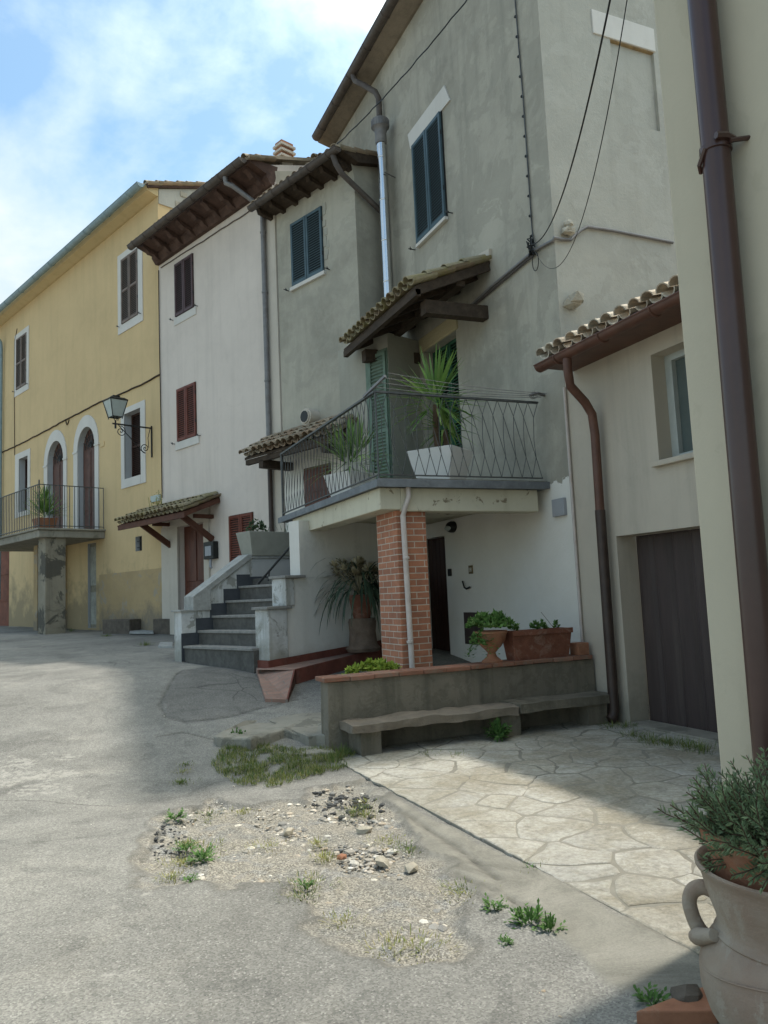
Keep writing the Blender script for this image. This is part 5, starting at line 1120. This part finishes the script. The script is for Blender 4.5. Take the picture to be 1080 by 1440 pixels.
# ---- big jar with rosemary beside the camera
jc=V3(2.305,1.945,-1.6)
jr=pot_plant('earthenware_jar',jc,'big dusty two-handled earthenware jar at the lower right corner','jar')
s=.74
prof=[(.19,0),(.21,.02),(.27,.08),(.315,.16),(.335,.23),(.336,.29),(.322,.34),(.297,.378),(.276,.40),(.28,.407),(.27,.416),(.265,.435),(.27,.465),(.283,.505),(.296,.55),(.305,.59),(.312,.612),(.322,.622),(.324,.632),(.315,.638),(.303,.632),(.288,.6),(.262,.53),(.24,.4)]
m=MB();m.lathe(jc,prof,48,True);body=m.build('body',M['jar'],jr,smooth=50)
vdir=V3(jc[0],jc[1],0);vdir/=np.linalg.norm(vdir);lft=V3(-vdir[1],vdir[0],0)
for sg in (1,-1):
    d=lft*sg;hp=[(.272,.515),(.305,.524),(.338,.508),(.353,.472),(.348,.43),(.336,.395),(.322,.37),(.305,.355)]
    m=MB();m.curve([jc+d*r+UP*z for r,z in hp],[.026,.026,.026,.025,.025,.026,.028,.03],14);m.build('handle',M['jar'],jr,smooth=60)
    m=MB();m.curve([jc+d*.27-vdir*.11+UP*.41,jc+d*.325-vdir*.04+UP*.37,jc+d*.35+vdir*.03+UP*.34],[.02,.03,.02],14);m.build('handle_knob',M['jar'],jr,smooth=60)
m=MB();m.tube([jc+V3(math.cos(a)*.331,math.sin(a)*.331,.33+.03*math.sin(a*2)) for a in np.linspace(0,6.2832,60)],.003,5);m.tube([jc+(-vdir*math.cos(a)+lft*math.sin(a))*.327+UP*(.26+.06*math.sin(5*a)) for a in np.linspace(-.9,.9,40)],.003,5);m.build('incised_line',M['jar'],jr)
rp=pot_plant('rosemary_pot',jc+UP*.44-XA*.02,'grey-green rosemary bush in a terracotta pot set in the jar mouth')
m=MB();jq=jc+UP*.455+lft*.07;m.lathe(jq,[(.16,0),(.205,.2),(.215,.25),(.228,.25),(.232,.29),(.205,.29),(.2,.24)],32);m.build('pot',M['terracotta'],rp,smooth=45)
MB().lathe(jq+UP*.24,[(.01,0),(.202,0)],24,False).build('soil',M['soil'],rp)
fo=MB();sm_=MB()
for i in range(430):
    az=rnd.uniform(0,6.283);el=rnd.uniform(.2,1.35) if i%9 else rnd.uniform(-.5,.2);q=jq+UP*.235-lft*.06+V3(math.cos(az),math.sin(az),0)*rnd.uniform(0,.19)
    d=V3(math.cos(az)*math.cos(el)*.95,math.sin(az)*math.cos(el)*.95,math.sin(el)*.62+.06);Ls=rnd.uniform(.15,.30)*(1.12 if rnd.random()<.12 else 1);pts=[q];ns=8
    for k in range(ns):
        q=q+d*(Ls/ns);d=d+V3(rnd.uniform(-.16,.16),rnd.uniform(-.16,.16),rnd.uniform(-.10,.15));d/=np.linalg.norm(d);pts.append(q)
    sm_.tube(pts,.0022,4,False)
    for k in range(2,ns+1):
        for t in (0,.5):
            c=pts[k-1]+(pts[k]-pts[k-1])*t
            for w_ in range(5):
                a2=rnd.uniform(0,6.28);x=np.cross(d,V3(math.cos(a2),math.sin(a2),.3));x/=np.linalg.norm(x)+1e-9
                fo.leaf(c,x*.75+(pts[k]-pts[k-1])/np.linalg.norm(pts[k]-pts[k-1])*.75,V3(rnd.uniform(-1,1),rnd.uniform(-1,1),rnd.uniform(-1,1)),rnd.uniform(.022,.036),.0062)
sm_.build('stem',M['bark'],rp);fo.build('foliage',M['rosemary'],rp)
m=MB();a,b=gsol(895,1442),gsol(985,1408);c2=gsol(1010,1442)
m.prism([a+UP*.0,c2,b+V3(.12,.0,0),b],UP*.05);tag(m.build('floor_tile',M['terracotta'],bevel=.006),'flat orange terracotta tile lying beside the big jar','tile')
m=MB();q=gsol(968,1418);m.rock(q+UP*.05,.06,5,.6);tag(m.build('stone',M['block'],bevel=.01),'brownish stone wedged between the jar and the orange tile','stone')
# ================================================================ GRAVEL, GRASS, WEEDS
rnd=random.Random(99)
G=np.array(GRAVEL);gx0,gy0=G.min(0);gx1,gy1=G.max(0)
pts=np.column_stack([np.random.RandomState(4).uniform(gx0-.2,gx1+.2,15000),np.random.RandomState(5).uniform(gy0-.2,gy1+.2,15000)])
sd=poly_sd(pts,GRAVEL);gr=MB();cnt=0
white=[gsol(*q)[:2] for q in ((405,1165),(365,1185),(505,1190),(515,1210),(605,1275),(410,1185),(600,1300),(540,1150),(470,1140),(265,1220),(640,1210))]
for q,s in zip(pts,sd):
    if s<-.06: continue
    dw=min(np.linalg.norm(q-w) for w in white);dens=.22+.78*math.exp(-(dw/.2)**2);dens*=1 if s>0 else .3
    if rnd.random()>dens: continue
    r=min(.036,.0055*math.exp(rnd.gauss(.25+.5*math.exp(-(dw/.15)**2),.6)));gr.rock(V3(q[0],q[1],zg(*q)-.03+r*.1),r,cnt,.55);cnt+=1
rb=MB()
for k in range(170):
    q=gsol(rnd.gauss(492,30),rnd.gauss(1130,11));r=.005+.03*rnd.random()**3;rb.rock(q+UP*-.015,r,9000+k,.6)
for k in range(60):
    q=gsol(rnd.uniform(215,262),1215-(rnd.uniform(0,60)));r=rnd.uniform(.004,.016);rb.rock(q+UP*-.005,r,9500+k,.6)
tag(rb.build('asphalt_rubble',M['rubble']),kind='stuff')
for k in range(260):
    q=gsol(rnd.uniform(0,1000)*.9,rnd.uniform(960,1440))
    if q[0]<2.5: gr.rock(q+UP*-.002,.003+.010*rnd.random()**3,20000+k,.55)
tag(gr.build('gravel',M['gravel']),kind='stuff')
for k,(x,y,r,lab) in enumerate(((480,1205,.032,'small orange-brown stone lying in the middle of the gravel patch'),(538,1212,.05,'pale rounded stone in the gravel nearest the patio corner'),(578,1220,.045,'grey rounded stone right of the pale one in the gravel'),(512,1168,.05,'flat pale stone near the black asphalt rubble'),(405,1170,.05,'white stone on the upper left edge of the gravel'))):
    q=gsol(x,y);o=MB().rock(q+UP*.0,r,300+k,.65).build('stone',M['terracotta'] if k==0 else M['stone'],smooth=40);tag(o,lab,'stone','larger loose stones in the gravel')
def tuft(mb,c,n,L,rnd,sp=.05,w=.006):
    for i in range(n):
        a=rnd.uniform(0,6.28);r=rnd.random()*sp;el=rnd.uniform(.5,1.5);d=V3(math.cos(a)*math.cos(el),math.sin(a)*math.cos(el),math.sin(el))
        mb.blade(V3(c[0]+r*math.cos(a),c[1]+r*math.sin(a),c[2]-.005),d,L*rnd.uniform(.5,1.2),w,rnd.uniform(.2,1.4),3)
GP=[gsol(*q)[:2] for q in [(292,1078),(318,1050),(345,1036),(395,1052),(440,1052),(488,1058),(490,1078),(450,1090),(420,1098),(372,1108),(330,1100)]]
g=np.array(GP);ps=np.column_stack([np.random.RandomState(6).uniform(g[:,0].min()-.1,g[:,0].max()+.1,5200),np.random.RandomState(7).uniform(g[:,1].min()-.1,g[:,1].max()+.1,5200)])
sd=poly_sd(ps,GP);gm=MB();dm=MB()
for q,s in zip(ps,sd):
    s+=.12*noise.noise(Vector((q[0]*4,q[1]*4,1)));dn_=noise.noise(Vector((q[0]*5,q[1]*5,7)))
    if s<0 or dn_<-.25 or rnd.random()<.25: continue
    tuft(gm if rnd.random()<.75 else dm,V3(q[0],q[1],zg(*q)),5,.055+.05*max(0,dn_),rnd,.03)
for x,y,n,L in ((912,1040,45,.07),(940,1046,45,.08),(985,1056,45,.09),(860,1022,30,.07),(480,1062,60,.12),(330,1043,50,.1),(700,1020,60,.16),(468,1072,40,.1),(890,1035,30,.08),(920,1045,30,.08),(965,1052,40,.1),(880,1022,25,.07),(205,908,40,.12),(640,1062,10,.05),(600,1060,8,.05),(150,895,30,.1),(100,888,25,.1),(60,884,20,.1)):
    q=gsol(x,y) if y<1000 or x<560 else hit(x,y,UP,-1.57);tuft(gm,q,n*3,L,rnd,.16 if x<900 else .2)
for x,y in ((250,1215),(285,1200),(262,1195),(300,1150),(335,1145),(500,1140),(520,1132),(515,1150),(450,1190),(455,1205),(545,1180),(575,1195),(480,1300),(585,1335),(650,1250),(655,1262),(540,1335),(430,1262),(440,1240),(255,1080),(262,1100),(240,1235),(380,1195),(690,1240),(750,1225)):
    for _ in range(2):
        q=gsol(x+rnd.uniform(-9,9),y+rnd.uniform(-6,6));t=rnd.random();tuft(dm if t<.6 else gm,q,rnd.randint(30,100),rnd.uniform(.018,.045),rnd,rnd.uniform(.07,.2),.005)
gm.v,gm.f=gm.v,gm.f
tag(gm.build('grass',M['grass']),kind='stuff');tag(dm.build('dry_grass',M['drygrass']),kind='stuff')
def weed(x,y,size,label,n=26,spread=1.,up=.5,grp=None,q=None):
    q=gsol(x,y) if q is None else q;o=thing('weed_plant',q,label,'weed',grp or 'weeds growing in the street');m=MB();s_=MB()
    for i in range(n):
        a=rnd.uniform(0,6.28);el=rnd.uniform(.1,up+.6);d=V3(math.cos(a)*math.cos(el),math.sin(a)*math.cos(el),math.sin(el));L=size*rnd.uniform(.5,1.1)
        b=q+V3(math.cos(a),math.sin(a),0)*size*.35*spread*rnd.random();m.blade(b,d,L,size*.2,rnd.uniform(.3,1.2),4,tip=.25)
        for k in (.35,.6,.85): m.leaf(b+d*L*k,np.cross(d,UP)*rnd.choice((-1,1))+d*.6,V3(rnd.uniform(-.5,.5),rnd.uniform(-.5,.5),1),size*.35,size*.16)
    m.build('leaf',M['weed'],o)
    for i in range(5): a=rnd.uniform(0,6.28);s_.tube([q-UP*.01,q+V3(math.cos(a),math.sin(a),1)*size*.3],.003,4)
    s_.build('stem',M['weed'],o);return o
weed(696,1280,.075,'bright leafy weed left of the larger weed by the concrete strip',34,.8)
weed(745,1300,.09,'large sprawling weed at the edge of the concrete strip near the jar',46,1.6,.9)
weed(772,1312,.08,'upright narrow-leaved weed at the right of the sprawling weed',22,.5,1.)
weed(712,1328,.045,'low round weed just below the sprawling weed',30,1.)
weed(918,1412,.075,'small leafy weed beside the orange tile and the big jar',26,1.2)
weed(246,1152,.08,'dark green weed at the upper left corner of the gravel patch',34,1.3)
weed(282,1210,.09,'green weed at the lower left of the gravel beside white stones',36,1.1)
weed(262,1195,.07,'pale green weed in the gravel left of the other weed',26,1.2)
weed(268,1240,.055,'small bright weed on the lower left rim of the gravel patch',20,.8)
weed(430,1248,.06,'tiny weed on the lower gravel edge in mid street',18,.8)
weed(748,1226,.05,'little green tuft growing out of the patio edge joint',18,.8)
weed(332,1043,.12,'dark bushy weed at the top of the grass patch',40,1.4,.9)
bw=weed(702,1035,.17,'tall leafy weed growing at the middle leg of the bench',60,.6,1.1,q=hit(702,1036,YA,7.17))
# weeds on the pink house canopy
q=FP.p(17.6,2.36,.35);o=thing('canopy_weed',q,'dry spindly weed growing on the mossy canopy of the pink house','weed');m=MB()
for k in range(9):
    a=q+T*rnd.uniform(-.3,.3);m.tube([a-UP*.12,a+UP*rnd.uniform(.15,.45)+T*rnd.uniform(-.15,.15)],.006,4)
    for j in range(4): m.leaf(a+UP*rnd.uniform(.05,.4),V3(rnd.uniform(-1,1),rnd.uniform(-1,1),.4),UP,.07,.03)
m.build('stem',M['drygrass'],o)
# ================================================================ SKY, SUN, CAMERA
EL=math.radians(67.9);AZ=math.atan2(1,.18)   # azimuth from +Y towards +X
W=bpy.data.worlds.new('World');SC.world=W;W.use_nodes=True;nt=W.node_tree;bg=nt.nodes['Background']
sky=nt.nodes.new('ShaderNodeTexSky');sky.sky_type='NISHITA';sky.sun_disc=False;sky.sun_elevation=EL;sky.sun_rotation=AZ;sky.air_density=1.;sky.dust_density=1.2;sky.ozone_density=1.2
tc=nt.nodes.new('ShaderNodeTexCoord');sx=nt.nodes.new('ShaderNodeSeparateXYZ');nt.links.new(tc.outputs['Generated'],sx.inputs[0])
zz=math_(nt,'ADD',math_(nt,'MAXIMUM',sx.outputs[2],0.),.32);cb=nt.nodes.new('ShaderNodeCombineXYZ')
nt.links.new(math_(nt,'DIVIDE',sx.outputs[0],zz),cb.inputs[0]);nt.links.new(math_(nt,'DIVIDE',sx.outputs[1],zz),cb.inputs[1]);cb.inputs[2].default_value=CLOUD_SEED
dt=nt.nodes.new('ShaderNodeVectorMath');dt.operation='DOT_PRODUCT';nt.links.new(tc.outputs['Generated'],dt.inputs[0]);dt.inputs[1].default_value=(math.sin(AZ)*math.cos(EL),math.cos(AZ)*math.cos(EL),math.sin(EL))
glow=math_(nt,'ADD',1.,math_(nt,'MULTIPLY',math_(nt,'POWER',math_(nt,'MAXIMUM',dt.outputs['Value'],0.),5.),GLOW))
n1=noise_(nt,cb.outputs[0],1.7,9,.53,.25);n2=noise_(nt,cb.outputs[0],5.5,7,.6,.2)
den=math_(nt,'ADD',math_(nt,'MULTIPLY',n1,.8),math_(nt,'MULTIPLY',n2,.2))
cf=ramp(nt,den,[(.42,g1(.05)),(.51,g1(.5)),(.62,g1(.96))])
cc_=ramp(nt,n2,[(.3,(CL*.82,CL*.93,CL*.97)),(.7,(CL*.91,CL*1.0,CL*.99))])
vm=nt.nodes.new('ShaderNodeVectorMath');vm.operation='SCALE';nt.links.new(cc_,vm.inputs[0]);nt.links.new(glow,vm.inputs['Scale']);cc_=mix(nt,math_(nt,'MULTIPLY',math_(nt,'SUBTRACT',glow,1.),.2,True),vm.outputs[0],mix(nt,1.,vm.outputs[0],(1.12,1.,.84),'MULTIPLY'))
nt.links.new(mix(nt,cf,mix(nt,1.,sky.outputs[0],(SKYK*.90,SKYK*1.07,SKYK*1.0),'MULTIPLY'),cc_),bg.inputs[0]);bg.inputs[1].default_value=SKY
su=bpy.data.lights.new('sun','SUN');su.energy=SUN;su.angle=math.radians(SUNA);su.color=(1,.95,.86)
so=bpy.data.objects.new('sun',su);COL.objects.link(so)
dirv=Vector((math.sin(AZ)*math.cos(EL),math.cos(AZ)*math.cos(EL),math.sin(EL)));so.rotation_euler=dirv.to_track_quat('Z','Y').to_euler()
cam=bpy.data.cameras.new('camera');co=bpy.data.objects.new('camera',cam);COL.objects.link(co);SC.camera=co
cam.sensor_fit='VERTICAL';cam.sensor_height=24;cam.lens=24*F_PX/1440;cam.clip_end=2000;cam.clip_start=.05
right,down,fwd=RR;Mx=Matrix(((right[0],-down[0],-fwd[0],0),(right[1],-down[1],-fwd[1],0),(right[2],-down[2],-fwd[2],0),(0,0,0,1)));co.matrix_world=Mx
vs=SC.view_settings;vs.view_transform='Standard';vs.look='None';vs.gamma=1;vs.exposure=EXPO
SC.render.resolution_x=768;SC.render.resolution_y=1024
SC.cycles.max_bounces=8
